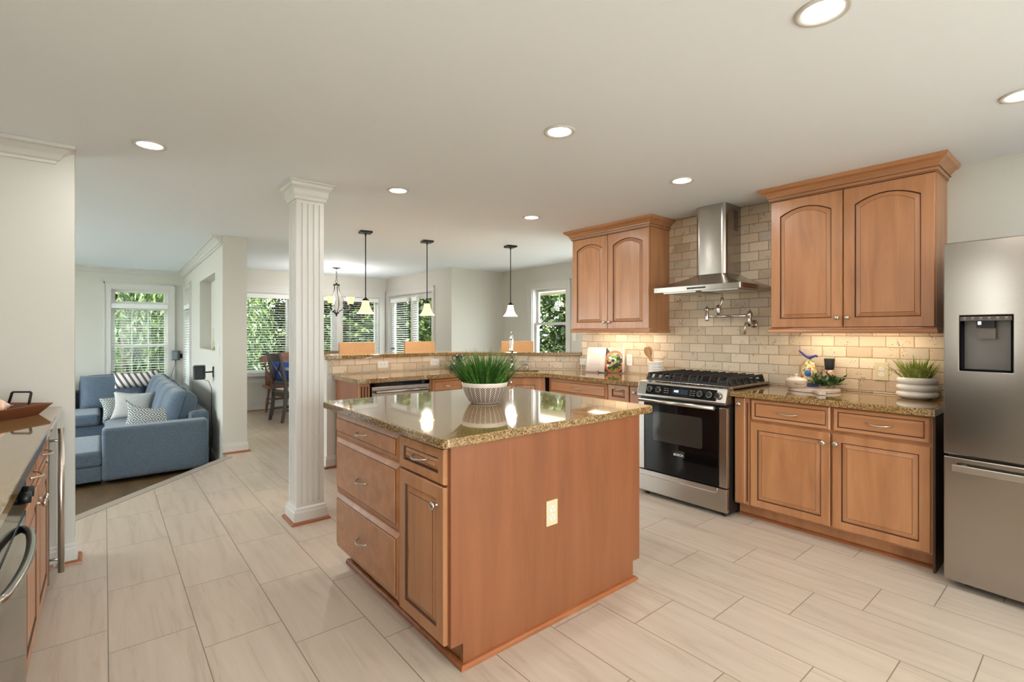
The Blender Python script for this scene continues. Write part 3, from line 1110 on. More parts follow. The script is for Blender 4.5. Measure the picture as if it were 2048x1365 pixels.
FI = Matrix.Rotation(R(-90), 4, 'Z')      # local front frame: x runs towards -y, faces -x
def FL(x, y):
    return Matrix.Translation((x, y, 0)) @ FI
f = FL(-0.021, IL)                        # far end of the left face
X = lambda Y: IL - (Y - 1.665)            # world Y to face coordinate
yA, yB, yC, yD = X(2.862), X(2.062), X(2.046), X(1.668)
d = front('drawer', isl, yA, yB, 0.752, 0.884, 0, 'slab', F=f, mat='maple_h'); pull(d, yA + 0.40, 0.822, 0, F=f)
d = front('drawer', isl, yA, yB, 0.432, 0.742, 0, 'slab', F=f, mat='maple_h'); pull(d, yA + 0.40, 0.575, 0, F=f)
d = front('drawer', isl, yA, yB, 0.105, 0.422, 0, 'slab', F=f, mat='maple_h'); pull(d, yA + 0.40, 0.262, 0, F=f)
d = front('drawer', isl, yC, yD, 0.742, 0.884, 0, 'framed', F=f, mat='maple_h'); pull(d, (yC + yD) / 2, 0.820, 0, F=f)
d = front('door', isl, yC, yD, 0.105, 0.732, 0, 'door', F=f, fw=0.055); knob(d, yD - 0.05, 0.655, 0, F=f, r=0.018)
# right side of the island: doors facing the range
FR_ = Matrix.Translation((IW + 0.021, 0, 0)) @ Matrix.Rotation(R(90), 4, 'Z')
front('drawer', isl, 0.004, 0.59, 0.742, 0.884, 0, 'drawer', F=FR_, mat='maple_h')
front('drawer', isl, 0.61, 1.19, 0.742, 0.884, 0, 'drawer', F=FR_, mat='maple_h')
front('door', isl, 0.004, 0.59, 0.105, 0.732, 0, 'door', F=FR_)
front('door', isl, 0.61, 1.19, 0.105, 0.732, 0, 'door', F=FR_)
# granite top with clipped round corners
def rrect(x0, x1, y0, y1, r, n=5):
    pts = []
    for cx_, cy_, a0 in ((x1 - r, y0 + r, -90), (x1 - r, y1 - r, 0), (x0 + r, y1 - r, 90), (x0 + r, y0 + r, 180)):
        for i in range(n + 1):
            a = R(a0 + 90 * i / n)
            pts.append((cx_ + r * math.cos(a), cy_ + r * math.sin(a)))
    return pts
bm = bmesh.new()
prism(bm, rrect(-0.04 - 0.0, 1.355, -0.048, 1.335, 0.03), 0.0, 0.038)
it = new_obj('island_countertop', bm, 'granite', bevel=0.005, loc=(1.05, 1.685, 0.892))
tag(it, 'large polished brown granite slab on top of the kitchen island', 'countertop')

# ------------------------------------------------------------------ outlets and switches
def outlet(loc, rz, label, mat='white', horizontal=False, group=None, kind='outlet', w=0.072, h=0.116):
    t = thing('wall_outlet' if kind == 'outlet' else 'light_switch', label, kind, loc, rz, group)
    Rm = Matrix.Rotation(R(90), 4, 'Y') if horizontal else Matrix.Identity(4)
    bm = B(-w / 2, w / 2, -0.006, 0.0, -h / 2, h / 2)
    bmesh.ops.transform(bm, matrix=Rm, verts=bm.verts)
    new_obj('cover_plate', bm, mat, t, bevel=0.002)
    if kind == 'outlet':
        for s in (-1, 1):
            bm = bmesh.new()
            prism(bm, [(0.0165 * math.cos(a) , 0.0145 * math.sin(a) * 1.0) for a in [2 * PI * k / 16 for k in range(16)]], 0, 0.0025)
            bmesh.ops.transform(bm, matrix=Rm @ Matrix.Translation((0, -0.006, s * 0.0195)) @ Matrix.Rotation(R(90), 4, 'X'), verts=bm.verts)
            so = new_obj('socket', bm, 'white', t)
            bm = bmesh.new()
            box(bm, -0.0075, -0.0055, -0.0093, -0.0084, s * 0.0195 - 0.001, s * 0.0195 + 0.007)
            box(bm, 0.0055, 0.0075, -0.0093, -0.0084, s * 0.0195 - 0.001, s * 0.0195 + 0.007)
            box(bm, -0.0018, 0.0018, -0.0093, -0.0084, s * 0.0195 - 0.009, s * 0.0195 - 0.0055)
            bmesh.ops.transform(bm, matrix=Rm, verts=bm.verts)
            new_obj('slots', bm, 'socket', so)
    else:
        bm = B(-0.0165, 0.0165, -0.008, -0.006, -0.033, 0.033)
        new_obj('rocker', bm, 'white', t, bevel=0.001)
    return t
outlet((1.600, 1.647, 0.510), 0, 'cream duplex outlet set into the island end panel', 'cream')
outlet((WX - 0.010, 1.00, 1.075), R(-90), 'cream duplex outlet on the tiles beside the white ribbed planter', 'cream', w=0.082, h=0.125)
outlet((2.275, TY, 1.003), 0, 'white sideways outlet in the bar tiles above the dishwasher', 'white', True)
outlet((2.905, TY, 1.003), 0, 'white sideways outlet in the bar tiles behind the black coffee pot', 'white', True)
outlet((WX - 0.010 - 0.020, 3.74, 1.015), R(-90), 'white sideways outlet in the tiles just left of the open cookbook', 'white', True)
outlet((WX - 0.010, 3.13, 1.06), R(-90), 'white outlet in the tiles half hidden behind the right edge of the cookbook', 'white')
outlet((5.45, 5.12, 1.27), R(-90), 'white switch on the nook wall between the window and the tiled wall', 'white', kind='switch')
v = PF @ Vector((0.0, 0.25, 1.14))
outlet((v.x, v.y, v.z), R(-90) + TH, 'white switch plate on the living room wall beside the niche', 'white', kind='switch')

# ------------------------------------------------------------------ base cabinets on the range wall
BX = 3.545                     # face of the doors
def base_body(parent, w, depth=0.60, toe=0.075, z=0.10, shoe=True, sides=(0, 0)):
    bm = bmesh.new()
    box(bm, 0, w, 0.021, depth, z, CT - 0.041)
    box(bm, 0.0, w, 0.021 + toe, depth, 0, z)
    b = new_obj('body', bm, 'maple', parent)
    if shoe:
        bm = bmesh.new()
        sweep(bm, [(0.0, 0.021 + toe), (w, 0.021 + toe)], [(0.0, 0.001), (0.018, 0.001), (0.017, 0.012), (0.010, 0.018), (0.0, 0.020)], side=1)
        new_obj('shoe_molding', bm, 'oak', parent)
    return b
ZD0, ZD1, ZR0, ZR1 = 0.112, 0.706, 0.722, 0.872
rb = thing('base_cabinet', 'maple base cabinet with two drawers over two doors between the range and the fridge', 'cabinet', (BX, 1.742, 0), R(-90))
W = 1.742 - 0.620
base_body(rb, W, 0.612)
yy = lambda Y: 1.742 - Y
d = front('pull_out', rb, yy(1.735), yy(1.662), ZD0, 0.872, 0, 'plain'); knob(d, yy(1.698), 0.828, r=0.015)
fluted('fluted_filler', rb, yy(1.660), yy(1.628), ZD0, 0.872, 0.004, 1)
d = front('drawer', rb, yy(1.620), yy(1.122), ZR0, ZR1, 0, 'drawer', mat='maple_h'); pull(d, yy(1.373), 0.795, 0, 0.12)
d = front('drawer', rb, yy(1.108), yy(0.628), ZR0, ZR1, 0, 'drawer', mat='maple_h'); pull(d, yy(0.865), 0.797, 0, 0.12)
d = front('door', rb, yy(1.624), yy(1.122), ZD0, ZD1, 0, 'door', fw=0.050); knob(d, yy(1.158), 0.640)
d = front('door', rb, yy(1.110), yy(0.628), ZD0, ZD1, 0, 'door', fw=0.050); knob(d, yy(1.088), 0.645)
bm = bmesh.new(); box(bm, W - 0.001, W + 0.010, 0.021, 0.612, 0.0, CT - 0.041)
new_obj('side_panel', bm, plain('dark_side', lin(70, 46, 32), 0.5), rb)
c = new_obj('countertop', (lambda bm: (prism(bm, [(3.505, 1.748), (3.505, 0.603), (WX - 0.011, 0.603), (WX - 0.011, 1.748)], 0, 0.040), bm)[1])(bmesh.new()), 'granite', loc=(0, 0, CT - 0.04), bevel=0.005)
tag(c, 'brown granite countertop on the right of the range holding the ribbed white planter', 'countertop')

lb = thing('base_cabinet', 'maple base cabinet with wide and narrow drawers between the sink corner and the range', 'cabinet', (BX, 3.70, 0), R(-90))
W = 3.70 - 2.535
base_body(lb, W, 0.612)
yy = lambda Y: 3.70 - Y
d = front('drawer', lb, yy(3.685), yy(2.925), ZR0, ZR1, 0, 'slab', mat='maple_h'); pull(d, yy(3.30), 0.800, 0, 0.12)
d = front('drawer', lb, yy(2.905), yy(2.680), ZR0, ZR1, 0, 'framed', mat='maple_h'); pull(d, yy(2.79), 0.838, 0, 0.09)
d = front('pull_out', lb, yy(2.665), yy(2.545), ZD0, 0.872, 0, 'plain'); knob(d, yy(2.61), 0.820, r=0.015)
d = front('door', lb, yy(3.685), yy(3.31), ZD0, ZD1, 0, 'door'); knob(d, yy(3.34), 0.64)
d = front('door', lb, yy(3.300), yy(2.925), ZD0, ZD1, 0, 'door'); knob(d, yy(3.27), 0.64)
d = front('door', lb, yy(2.905), yy(2.680), ZD0, ZD1, 0, 'door', fw=0.045); knob(d, yy(2.70), 0.64)

# diagonal sink base
sw = 0.78
sb = thing('sink_cabinet', 'diagonal maple corner cabinet under the sink behind the grass plant', 'cabinet', (2.985, 4.285, 0), R(-45))
bm = bmesh.new(); box(bm, 0.0, sw, 0.021, 0.30, 0.10, 0.66); box(bm, 0.0, sw, 0.021, 0.045, 0.66, CT - 0.041); box(bm, 0, sw, 0.09, 0.3, 0, 0.10)
new_obj('body', bm, 'maple', sb)
d = front('door', sb, 0.03, sw / 2 - 0.004, ZD0, 0.868, 0, 'door', fw=0.075); knob(d, sw / 2 - 0.035, 0.82)
d = front('door', sb, sw / 2 + 0.004, sw - 0.03, ZD0, 0.868, 0, 'door', fw=0.075); knob(d, sw / 2 + 0.035, 0.82)

# peninsula cabinets
PY = 4.315
pc = thing('base_cabinet', 'maple drawer cabinet between the dishwasher and the diagonal sink base', 'cabinet', (2.515, PY, 0), 0)
base_body(pc, 0.45, 0.58)
d = front('drawer', pc, 0.02, 0.40, ZR0, ZR1, 0, 'drawer', mat='maple_h'); pull(d, 0.21, 0.800, 0, 0.12)
d = front('door', pc, 0.02, 0.40, ZD0, ZD1, 0, 'door'); knob(d, 0.06, 0.64)
ep = thing('peninsula_end_panel', 'wood end panel with a fluted pilaster closing the left end of the sink counter', 'panel', (1.775, PY, 0), 0)
bm = bmesh.new(); box(bm, 0, 0.02, 0.02, 0.58, 0, CT - 0.041)
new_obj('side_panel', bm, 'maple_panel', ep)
fluted('fluted_pilaster', ep, 0.0, 0.100, 0.0, CT - 0.041, 0.0, 3)
# dishwasher
dw = thing('dishwasher', 'stainless steel dishwasher with a bar handle under the bar counter', 'dishwasher', (1.885, PY, 0), 0)
new_obj('body', B(0, 0.62, 0.03, 0.58, 0.09, CT - 0.045), 'black_plastic', dw)
new_obj('door', B(0.008, 0.612, -0.004, 0.03, 0.12, 0.838), 'steel', dw, bevel=0.006)
new_obj('control_strip', B(0.008, 0.612, 0.002, 0.03, 0.840, 0.868), 'black_glass', dw)
bm = bmesh.new(); tube(bm, [(0.03, -0.045, 0.79), (0.59, -0.045, 0.79)], 0.014, 12)
for x in (0.06, 0.56):
    box(bm, x - 0.01, x + 0.01, -0.045, -0.002, 0.782, 0.798)
new_obj('handle', bm, 'steel', dw)

# one continuous counter from the peninsula round to the range, with the sink cut out
def d45(u, w):     # u along the diagonal from its left end, w away from the kitchen
    return (2.93 + (u + w) * S45, 4.28 + (-u + w) * S45)
outer = [(1.745, 4.28), (2.93, 4.28), (3.51, 3.70), (3.51, 2.532), (WX - 0.011, 2.532), (WX - 0.011, 3.79), (bend[0] - 0.002, TY - 0.001), (1.745, TY - 0.001)]
hole = [d45(0.41 + x, 0.255 + y) for x, y in rrect(-0.33, 0.33, -0.155, 0.155, 0.05)]
bm = bmesh.new(); prism(bm, outer, 0, 0.040, hole=hole)
c = new_obj('countertop', bm, 'granite', loc=(0, 0, CT - 0.04))
tag(c, 'long brown granite countertop around the sink corner holding the open cookbook', 'countertop')
sk = thing('sink', 'stainless steel undermount sink in the corner counter', 'sink', (0, 0, 0))
bm = bmesh.new()
top = [bm.verts.new((*d45(0.41 + x, 0.255 + y), CT - 0.041)) for x, y in rrect(-0.345, 0.345, -0.17, 0.17, 0.05)]
top2 = [bm.verts.new((*d45(0.41 + x, 0.255 + y), CT - 0.041)) for x, y in rrect(-0.325, 0.325, -0.15, 0.15, 0.05)]
bot = [bm.verts.new((*d45(0.41 + x, 0.255 + y), CT - 0.24)) for x, y in rrect(-0.31, 0.31, -0.135, 0.135, 0.05)]
n = len(top)
for A, C in ((top, top2), (top2, bot)):
    for i in range(n):
        bm.faces.new((A[i], A[(i + 1) % n], C[(i + 1) % n], C[i]))
bm.faces.new(bot)
new_obj('basin', bm, 'steel', sk, normals=False)

# faucet and its side lever
fx, fy = d45(0.43, 0.475)
fa = thing('faucet', 'chrome gooseneck faucet with pull down spray head behind the sink', 'faucet', (fx, fy, CT), R(-45))
bm = bmesh.new(); lathe(bm, [(0.030, 0), (0.030, 0.012), (0.020, 0.02), (0.017, 0.10), (0.021, 0.105), (0.021, 0.115), (0.014, 0.12)], 18)
new_obj('base', bm, 'chrome', fa)
bm = bmesh.new()
pts = [(0, 0, 0.11), (0, 0, 0.30)] + [(0, -0.075 + 0.075 * math.cos(a), 0.34 + 0.075 * math.sin(a)) for a in [PI * k / 10 for k in range(11)]]
tube(bm, pts, 0.0125, 12)
new_obj('neck', bm, 'chrome', fa)
bm = bmesh.new(); lathe(bm, [(0.013, 0.345), (0.016, 0.33), (0.018, 0.26), (0.026, 0.225), (0.024, 0.215), (0.015, 0.214)], 16, (0, -0.15, 0))
new_obj('spray_head', bm, 'chrome', fa)
bm = bmesh.new()
lathe(bm, [(0.026, 0), (0.026, 0.010), (0.012, 0.014), (0.010, 0.06), (0.016, 0.065)], 14, (0.17, 0.0, 0))
tube(bm, [(0.10, 0.0, 0.066), (0.17, 0.0, 0.066), (0.19, 0.0, 0.068)], 0.009, 8)
tube(bm, [(0.175, 0, 0.066), (0.175, 0, 0.12)], 0.005, 8)
lathe(bm, [(0.001, 0.115), (0.010, 0.122), (0.010, 0.134), (0.001, 0.14)], 10, (0.175, 0, 0))
new_obj('soap_pump', bm, 'nickel', fa)

# ------------------------------------------------------------------ wall cabinets
UX = 3.835
CRW = [(0.0, 2.315), (0.006, 2.315), (0.010, 2.330), (0.016, 2.336), (0.018, 2.350), (0.040, 2.375), (0.058, 2.384), (0.066, 2.395), (0.066, CEIL - 0.001), (0.0, CEIL - 0.001)]
def upper(y_left, y_right, ym, label):
    w = y_left - y_right
    t = thing('wall_cabinet', label, 'cabinet', (UX, y_left, 0), R(-90))
    dep = WX - 0.011 - UX if False else WX - 0.002 - UX
    new_obj('body', B(0, w, 0.021, dep, 1.375, 2.345), 'maple', t)
    m = y_left - ym
    d = front('door', t, 0.004, m - 0.003, 1.380, 2.312, 0, 'door', 0.050, fw=0.065); knob(d, m - 0.030, 1.445, r=0.015)
    d = front('door', t, m + 0.003, w - 0.004, 1.380, 2.312, 0, 'door', 0.050, fw=0.065); knob(d, m + 0.030, 1.445, r=0.015)
    bm = bmesh.new(); sweep(bm, [(0, dep), (0, 0), (w, 0), (w, dep)], CRW, side=1)
    # glaze line
    new_obj('crown', bm, 'maple_h', t)
    bm = bmesh.new(); sweep(bm, [(-0.001, dep), (-0.001, -0.001), (w + 0.001, -0.001), (w + 0.001, dep)], [(0.0, 2.318), (0.0075, 2.318), (0.0075, 2.322), (0.0, 2.322)], side=1)
    sweep(bm, [(-0.001, dep), (-0.001, -0.001), (w + 0.001, -0.001), (w + 0.001, dep)], [(0.012, 2.338), (0.0195, 2.338), (0.0195, 2.341), (0.012, 2.341)], side=1)
    new_obj('glaze_line', bm, 'glaze', t)
    bm = bmesh.new(); sweep(bm, [(0, dep), (0, 0.0), (w, 0.0), (w, dep)], [(-0.018, 1.340), (0.010, 1.340), (0.012, 1.352), (0.006, 1.366), (0.010, 1.374), (-0.018, 1.374)], side=1)
    new_obj('light_rail', bm, 'maple_h', t)
    bm = B(0.10, w - 0.10, 0.12, 0.20, 1.362, 1.374)
    led = new_obj('under_light', bm, 'led', t)
    light('strip_lamp', 'AREA', (w / 2, 0.18, 1.358), 1.4, (1.0, 0.84, 0.62), t, w - 0.25, 0.05)
    return t
upper(3.632, 2.672, 3.155, 'maple wall cabinet with two arched doors above the open cookbook')
upper(1.606, 0.655, 1.137, 'maple wall cabinet with two arched doors between the hood and the fridge')

# ------------------------------------------------------------------ range
RW = 0.765
rg = thing('gas_range', 'stainless steel gas range with black glass oven door and cast iron grates', 'range', (3.455, 2.512, 0), R(-90))
new_obj('body', B(0.004, RW - 0.004, 0.035, 0.69, 0.02, 0.905), 'black_plastic', rg)
bm = bmesh.new()
prof = [(-0.020, 0.820), (-0.020, 0.835), (0.010, 0.935), (0.060, 0.945), (0.10, 0.945), (0.10, 0.820)]
A = [bm.verts.new((0.0, y, z)) for y, z in prof]; C = [bm.verts.new((RW, y, z)) for y, z in prof]
bm.faces.new(A); bm.faces.new(list(reversed(C)))
for i in range(len(prof)):
    bm.faces.new((A[i], A[(i + 1) % len(prof)], C[(i + 1) % len(prof)], C[i]))
new_obj('control_fascia', bm, 'steel', rg, bevel=0.004)
# inclined black glass panel
inc = math.atan2(0.030, 0.100)
PM = Matrix.Translation((0, -0.0215, 0.835)) @ Matrix.Rotation(-inc, 4, 'X')
pn = new_obj('control_panel', B(0.085, RW - 0.075, 0.0, 0.004, 0.006, 0.090, mat=PM), 'black_glass', rg)
new_obj('display', B(0.33, 0.46, -0.0012, 0.0, 0.030, 0.068, mat=PM), 'display_blue', pn)
def text_mesh(name, s, size, mtx, mat, parent, align='CENTER', ext=0.0004):
    cu = bpy.data.curves.new(name, 'FONT')
    cu.body = s; cu.size = size; cu.align_x = align; cu.align_y = 'CENTER'; cu.extrude = ext
    tmp = bpy.data.objects.new(name + '_tmp', cu)
    COL.objects.link(tmp)
    dg = bpy.context.evaluated_depsgraph_get()
    me = bpy.data.meshes.new_from_object(tmp.evaluated_get(dg))
    bpy.data.objects.remove(tmp)
    me.transform(mtx)
    me.name = name
    me.materials.clear(); me.materials.append(M[mat])
    o = bpy.data.objects.new(name, me); COL.objects.link(o); o.parent = parent
    return o
UP = Matrix.Rotation(R(90), 4, 'X')       # text in the xz plane facing -y
text_mesh('digits', '4:05', 0.024, PM @ Matrix.Translation((0.362, -0.002, 0.050)) @ UP, 'led_digit', pn)
for i, x in enumerate((0.275, 0.50)):
    bm = bmesh.new()
    for r_ in range(3):
        for c_ in range(2):
            box(bm, x - 0.022 + c_ * 0.024, x - 0.006 + c_ * 0.024, -0.001, 0, 0.030 + r_ * 0.017, 0.033 + r_ * 0.017, mat=PM)
    new_obj('key_labels', bm, plain('label_grey', lin(150, 150, 150), 0.5), pn)
for x in (0.125, 0.205, 0.565, 0.640, 0.705):
    bm = bmesh.new()
    lathe(bm, [(0.026, 0.0), (0.026, 0.012), (0.022, 0.018), (0.022, 0.020)], 24, (0, 0, 0), 'y')
    lathe(bm, [(0.019, 0.018), (0.019, 0.026), (0.001, 0.027)], 20, (0, 0, 0), 'y', mi=1)
    box(bm, -0.0045, 0.0045, -0.034, -0.026, -0.018, 0.018, mi=1)
    bmesh.ops.transform(bm, matrix=PM @ Matrix.Translation((x, 0, 0.048)), verts=bm.verts)
    new_obj('knob', bm, ['steel', 'black_plastic'], rg)
# oven door
od = new_obj('oven_door', B(0.060, RW - 0.062, 0.0, 0.035, 0.215, 0.800), 'black_glass', rg, bevel=0.004)
for a, b in ((0.0, 0.058), (RW - 0.060, RW)):
    new_obj('door_stile', B(a, b, 0.002, 0.035, 0.215, 0.795), 'steel', rg, bevel=0.003)
new_obj('window', (lambda bm: (bmesh.ops.transform(bm, matrix=Matrix.Translation((0.36, -0.0015, 0.585)) @ Matrix.Rotation(R(90), 4, 'X'), verts=(prism(bm, rrect(-0.215, 0.215, -0.118, 0.118, 0.02), -0.001, 0.001), bm.verts)[1]), bm)[1])(bmesh.new()), 'oven_window', od)
bm = bmesh.new(); tube(bm, [(0.045, -0.045, 0.792), (RW - 0.075, -0.045, 0.792)], 0.015, 14)
for x in (0.07, RW - 0.10):
    box(bm, x - 0.012, x + 0.012, -0.045, 0.002, 0.782, 0.800)
new_obj('handle', bm, 'nickel', od)
text_mesh('lettering', 'BOSCH', 0.026, Matrix.Translation((0.375, -0.0012, 0.385)) @ UP, 'white', od)
bm = bmesh.new(); box(bm, 0.0, RW, 0.0, 0.035, 0.035, 0.208)
dr_ = new_obj('warming_drawer', bm, 'steel', rg, bevel=0.005)
bm = bmesh.new(); tube(bm, [(0.01, -0.001, 0.168), (RW - 0.09, -0.001, 0.168), (RW - 0.075, -0.001, 0.180), (RW - 0.072, -0.001, 0.205)], 0.003, 6)
new_obj('pressed_rib', bm, 'nickel', dr_)
for x in (0.05, RW - 0.05):
    for y in (0.06, 0.62):
        bm = bmesh.new()
        lathe(bm, [(0.018, 0.0), (0.018, 0.022)], 10, (x, y, 0))
        new_obj('foot', bm, 'black_plastic', rg)
# cooktop, burners, grates
new_obj('cooktop', B(-0.006, RW + 0.006, 0.06, 0.695, 0.930, 0.948), 'steel', rg, bevel=0.004)
bm = B(0.03, RW - 0.03, 0.085, 0.665, 0.948, 0.951)
new_obj('burner_deck', bm, 'black_plastic', rg)
for x, y, r_ in ((0.155, 0.22, 0.040), (0.155, 0.52, 0.034), (0.3825, 0.37, 0.050), (0.61, 0.22, 0.044), (0.61, 0.52, 0.034)):
    bm = bmesh.new()
    lathe(bm, [(r_ * 1.5, 0.951), (r_ * 1.4, 0.956), (r_ * 1.05, 0.958), (r_, 0.966), (r_ * 0.98, 0.972), (r_ * 0.3, 0.975), (0.001, 0.975)], 20, (x, y, 0))
    new_obj('burner', bm, 'cast_iron', rg)
def grate(x0, x1):
    bm = bmesh.new()
    z = 0.990; hw = 0.006
    y0, y1 = 0.075, 0.675
    n = 4
    for i in range(n):
        x = x0 + 0.018 + (x1 - x0 - 0.036) * i / (n - 1)
        # bar running front to back, bent down at both ends
        for (a, b, c, d_) in ((y0, 0.951, y0 + 0.02, z), (y0 + 0.02, z, y1 - 0.02, z), (y1 - 0.02, z, y1, 0.951)):
            vs = [bm.verts.new((x + sx * hw, yy_, zz + dz)) for (yy_, zz) in ((a, b), (c, d_)) for sx in (-1, 1) for dz in (0, 0.016)]
            for q in ((0, 1, 3, 2), (4, 5, 7, 6), (0, 1, 5, 4), (2, 3, 7, 6), (0, 2, 6, 4), (1, 3, 7, 5)):
                bm.faces.new([vs[k] for k in q])
    for y in (y0 + 0.12, (y0 + y1) / 2, y1 - 0.12):
        box(bm, x0 + 0.012, x1 - 0.012, y - hw, y + hw, z - 0.006, z + 0.010)
    box(bm, x0 + 0.006, x1 - 0.006, y0 - 0.002, y0 + 0.012, 0.950, 0.964)
    box(bm, x0 + 0.006, x1 - 0.006, y1 - 0.012, y1 + 0.002, 0.950, 0.964)
    if x1 > RW - 0.05 or x0 < 0.05:
        xs, s = (x0 + 0.006, 1) if x0 < 0.05 else (x1 - 0.006, -1)
        for j in range(6):
            y = y0 + 0.04 + (y1 - y0 - 0.08) * j / 5
            vs = [bm.verts.new((xs + s * dx, y + sy * hw, zz)) for dx, zz in ((-0.008, 0.951), (0.012, 0.951), (0.020, z + 0.012), (0.034, z + 0.002)) for sy in (-1, 1)]
            for q in ((0, 2, 3, 1), (0, 4, 6, 2), (1, 3, 7, 5), (0, 1, 5, 4), (2, 6, 7, 3), (4, 5, 7, 6)):
                bm.faces.new([vs[k] for k in q])
    return new_obj('grate', bm, 'cast_iron', rg)
grate(0.022, 0.262); grate(0.264, 0.500); grate(0.502, RW - 0.022)

# ------------------------------------------------------------------ range hood
hc = 2.118
hd = thing('range_hood', 'stainless steel chimney range hood on the tiled wall above the range', 'hood', (WX - 0.010, hc, 0), R(-90))
def ring_rect(bm, hw, y_front, z, r, n=4, yb=0.0, bow=0.0):
    pts = [(-hw, yb)]
    for cx_, sgn in ((-hw + r, -1), (hw - r, 1)):
        for i in range(n + 1):
            a = PI / 2 * i / n
            if sgn < 0:
                x = cx_ - r * math.cos(a); y = y_front + r - r * math.sin(a)
            else:
                x = cx_ + r * math.sin(a); y = y_front + r - r * math.cos(a)
            pts.append((x, y))
    pts.append((hw, yb))
    return [bm.verts.new((x, y - bow * (1 - (x / hw) ** 2), z)) for x, y in pts]
bm = bmesh.new()
L_ = [ring_rect(bm, 0.136, -0.262, z, 0.045) for z in (1.80, CEIL - 0.001)]
for A, C in zip(L_, L_[1:]):
    for i in range(len(A)):
        f_ = bm.faces.new((A[i], A[(i + 1) % len(A)], C[(i + 1) % len(C)], C[i])); f_.smooth = True
chm = new_obj('chimney', bm, 'steel', hd)
smooth_by_angle(chm, 50)
bm = bmesh.new()
for i in range(14):
    box(bm, 0.136, 0.1375, -0.12, -0.05, 2.20 + i * 0.012, 2.205 + i * 0.012)
new_obj('vent_slots', bm, 'black_plastic', chm)
bm = bmesh.new()
L_ = [ring_rect(bm, 0.378, -0.515, 1.682, 0.012), ring_rect(bm, 0.378, -0.515, 1.722, 0.012), ring_rect(bm, 0.355, -0.49, 1.732, 0.016),
      ring_rect(bm, 0.26, -0.40, 1.770, 0.03), ring_rect(bm, 0.18, -0.31, 1.806, 0.04), ring_rect(bm, 0.134, -0.260, 1.834, 0.045)]
for A, C in zip(L_, L_[1:]):
    for i in range(len(A)):
        bm.faces.new((A[i], A[(i + 1) % len(A)], C[(i + 1) % len(C)], C[i]))
bm.faces.new(L_[0]); bm.faces.new(L_[-1])
cn = new_obj('canopy', bm, 'steel', hd)
smooth_by_angle(cn, 28)
for s in (-1, 1):
    new_obj('filter', B(s * 0.175 - 0.15, s * 0.175 + 0.15, -0.44, -0.08, 1.676, 1.6815), 'nickel', hd)
new_obj('button_strip', B(-0.06, 0.10, -0.5165, -0.515, 1.695, 1.708), 'black_plastic', hd)

# ------------------------------------------------------------------ pot filler
pf = thing('pot_filler', 'chrome folding pot filler tap on the tiles under the hood', 'tap', (WX - 0.010, 1.872, 1.415), R(-90))
bm = bmesh.new(); lathe(bm, [(0.034, 0.0), (0.034, 0.006), (0.026, 0.012), (0.014, 0.018), (0.014, 0.075)], 20, (0, 0, 0), 'y')
new_obj('wall_flange', bm, 'chrome', pf)
bm = bmesh.new(); lathe(bm, [(0.017, -0.02), (0.019, 0.03), (0.015, 0.05), (0.021, 0.06), (0.024, 0.085), (0.012, 0.104), (0.004, 0.11), (0.006, 0.118), (0.001, 0.122)], 16, (0, -0.075, 0))
new_obj('joint', bm, 'chrome', pf)
bm = bmesh.new(); tube(bm, [(0.0, -0.075, 0.068), (-0.36, -0.10, 0.068)], 0.0105, 10)
new_obj('arm', bm, 'chrome', pf)
bm = bmesh.new(); lathe(bm, [(0.018, 0.03), (0.016, 0.045), (0.016, 0.115), (0.021, 0.12), (0.021, 0.135), (0.010, 0.15), (0.002, 0.16)], 16, (-0.36, -0.10, 0))
new_obj('elbow', bm, 'chrome', pf)
bm = bmesh.new(); tube(bm, [(-0.36, -0.10, 0.130), (-0.25, -0.135, 0.130), (-0.235, -0.14, 0.126), (-0.232, -0.141, 0.095)], 0.010, 10)
lathe(bm, [(0.014, 0.080), (0.016, 0.10), (0.020, 0.13), (0.018, 0.155), (0.006, 0.165)], 14, (-0.235, -0.14, 0))
new_obj('spout', bm, 'chrome', pf)
bm = bmesh.new(); tube(bm, [(-0.225, -0.165, 0.135), (-0.195, -0.17, 0.16), (-0.185, -0.172, 0.225)], [0.006, 0.009, 0.012], 10)
new_obj('lever', bm, 'nickel', pf)
bm = bmesh.new(); tube(bm, [(0.0, -0.075, 0.0), (-0.012, -0.12, 0.005), (-0.014, -0.125, -0.02), (-0.018, -0.13, -0.085)], [0.010, 0.010, 0.008, 0.011], 10)
new_obj('lever', bm, 'nickel', pf)

# ------------------------------------------------------------------ fridge
fg = thing('fridge', 'stainless steel french door fridge with a water dispenser at the right edge', 'fridge', (3.438, 0.556, 0), R(-95))
new_obj('body', B(0.006, 0.904, 0.06, 0.70, 0.03, 1.80), plain('fridge_side', lin(120, 116, 112), 0.4, 0.6), fg)
def frame_slab(bm, x0, x1, z0, z1, hx0, hx1, hz0, hz1, y0, y1):
    xs, zs = [x0, hx0, hx1, x1], [z0, hz0, hz1, z1]
    g = [[[bm.verts.new((x, y, z)) for z in zs] for x in xs] for y in (y0, y1)]
    for i in range(3):
        for j in range(3):
            if i == 1 and j == 1:
                continue
            for k in (0, 1):
                q = g[k]
                bm.faces.new((q[i][j], q[i + 1][j], q[i + 1][j + 1], q[i][j + 1]))
    def side(a, b):
        bm.faces.new((g[0][a[0]][a[1]], g[0][b[0]][b[1]], g[1][b[0]][b[1]], g[1][a[0]][a[1]]))
    for i in range(3):
        side((i, 0), (i + 1, 0)); side((i, 3), (i + 1, 3)); side((0, i), (0, i + 1)); side((3, i), (3, i + 1))
    side((1, 1), (2, 1)); side((1, 2), (2, 2)); side((1, 1), (1, 2)); side((2, 1), (2, 2))
bm = bmesh.new()
hx0, hx1, hz0, hz1 = 0.066, 0.262, 1.150, 1.432
frame_slab(bm, 0.0, 0.449, 0.705, 1.818, hx0, hx1, hz0, hz1, 0.0, 0.06)
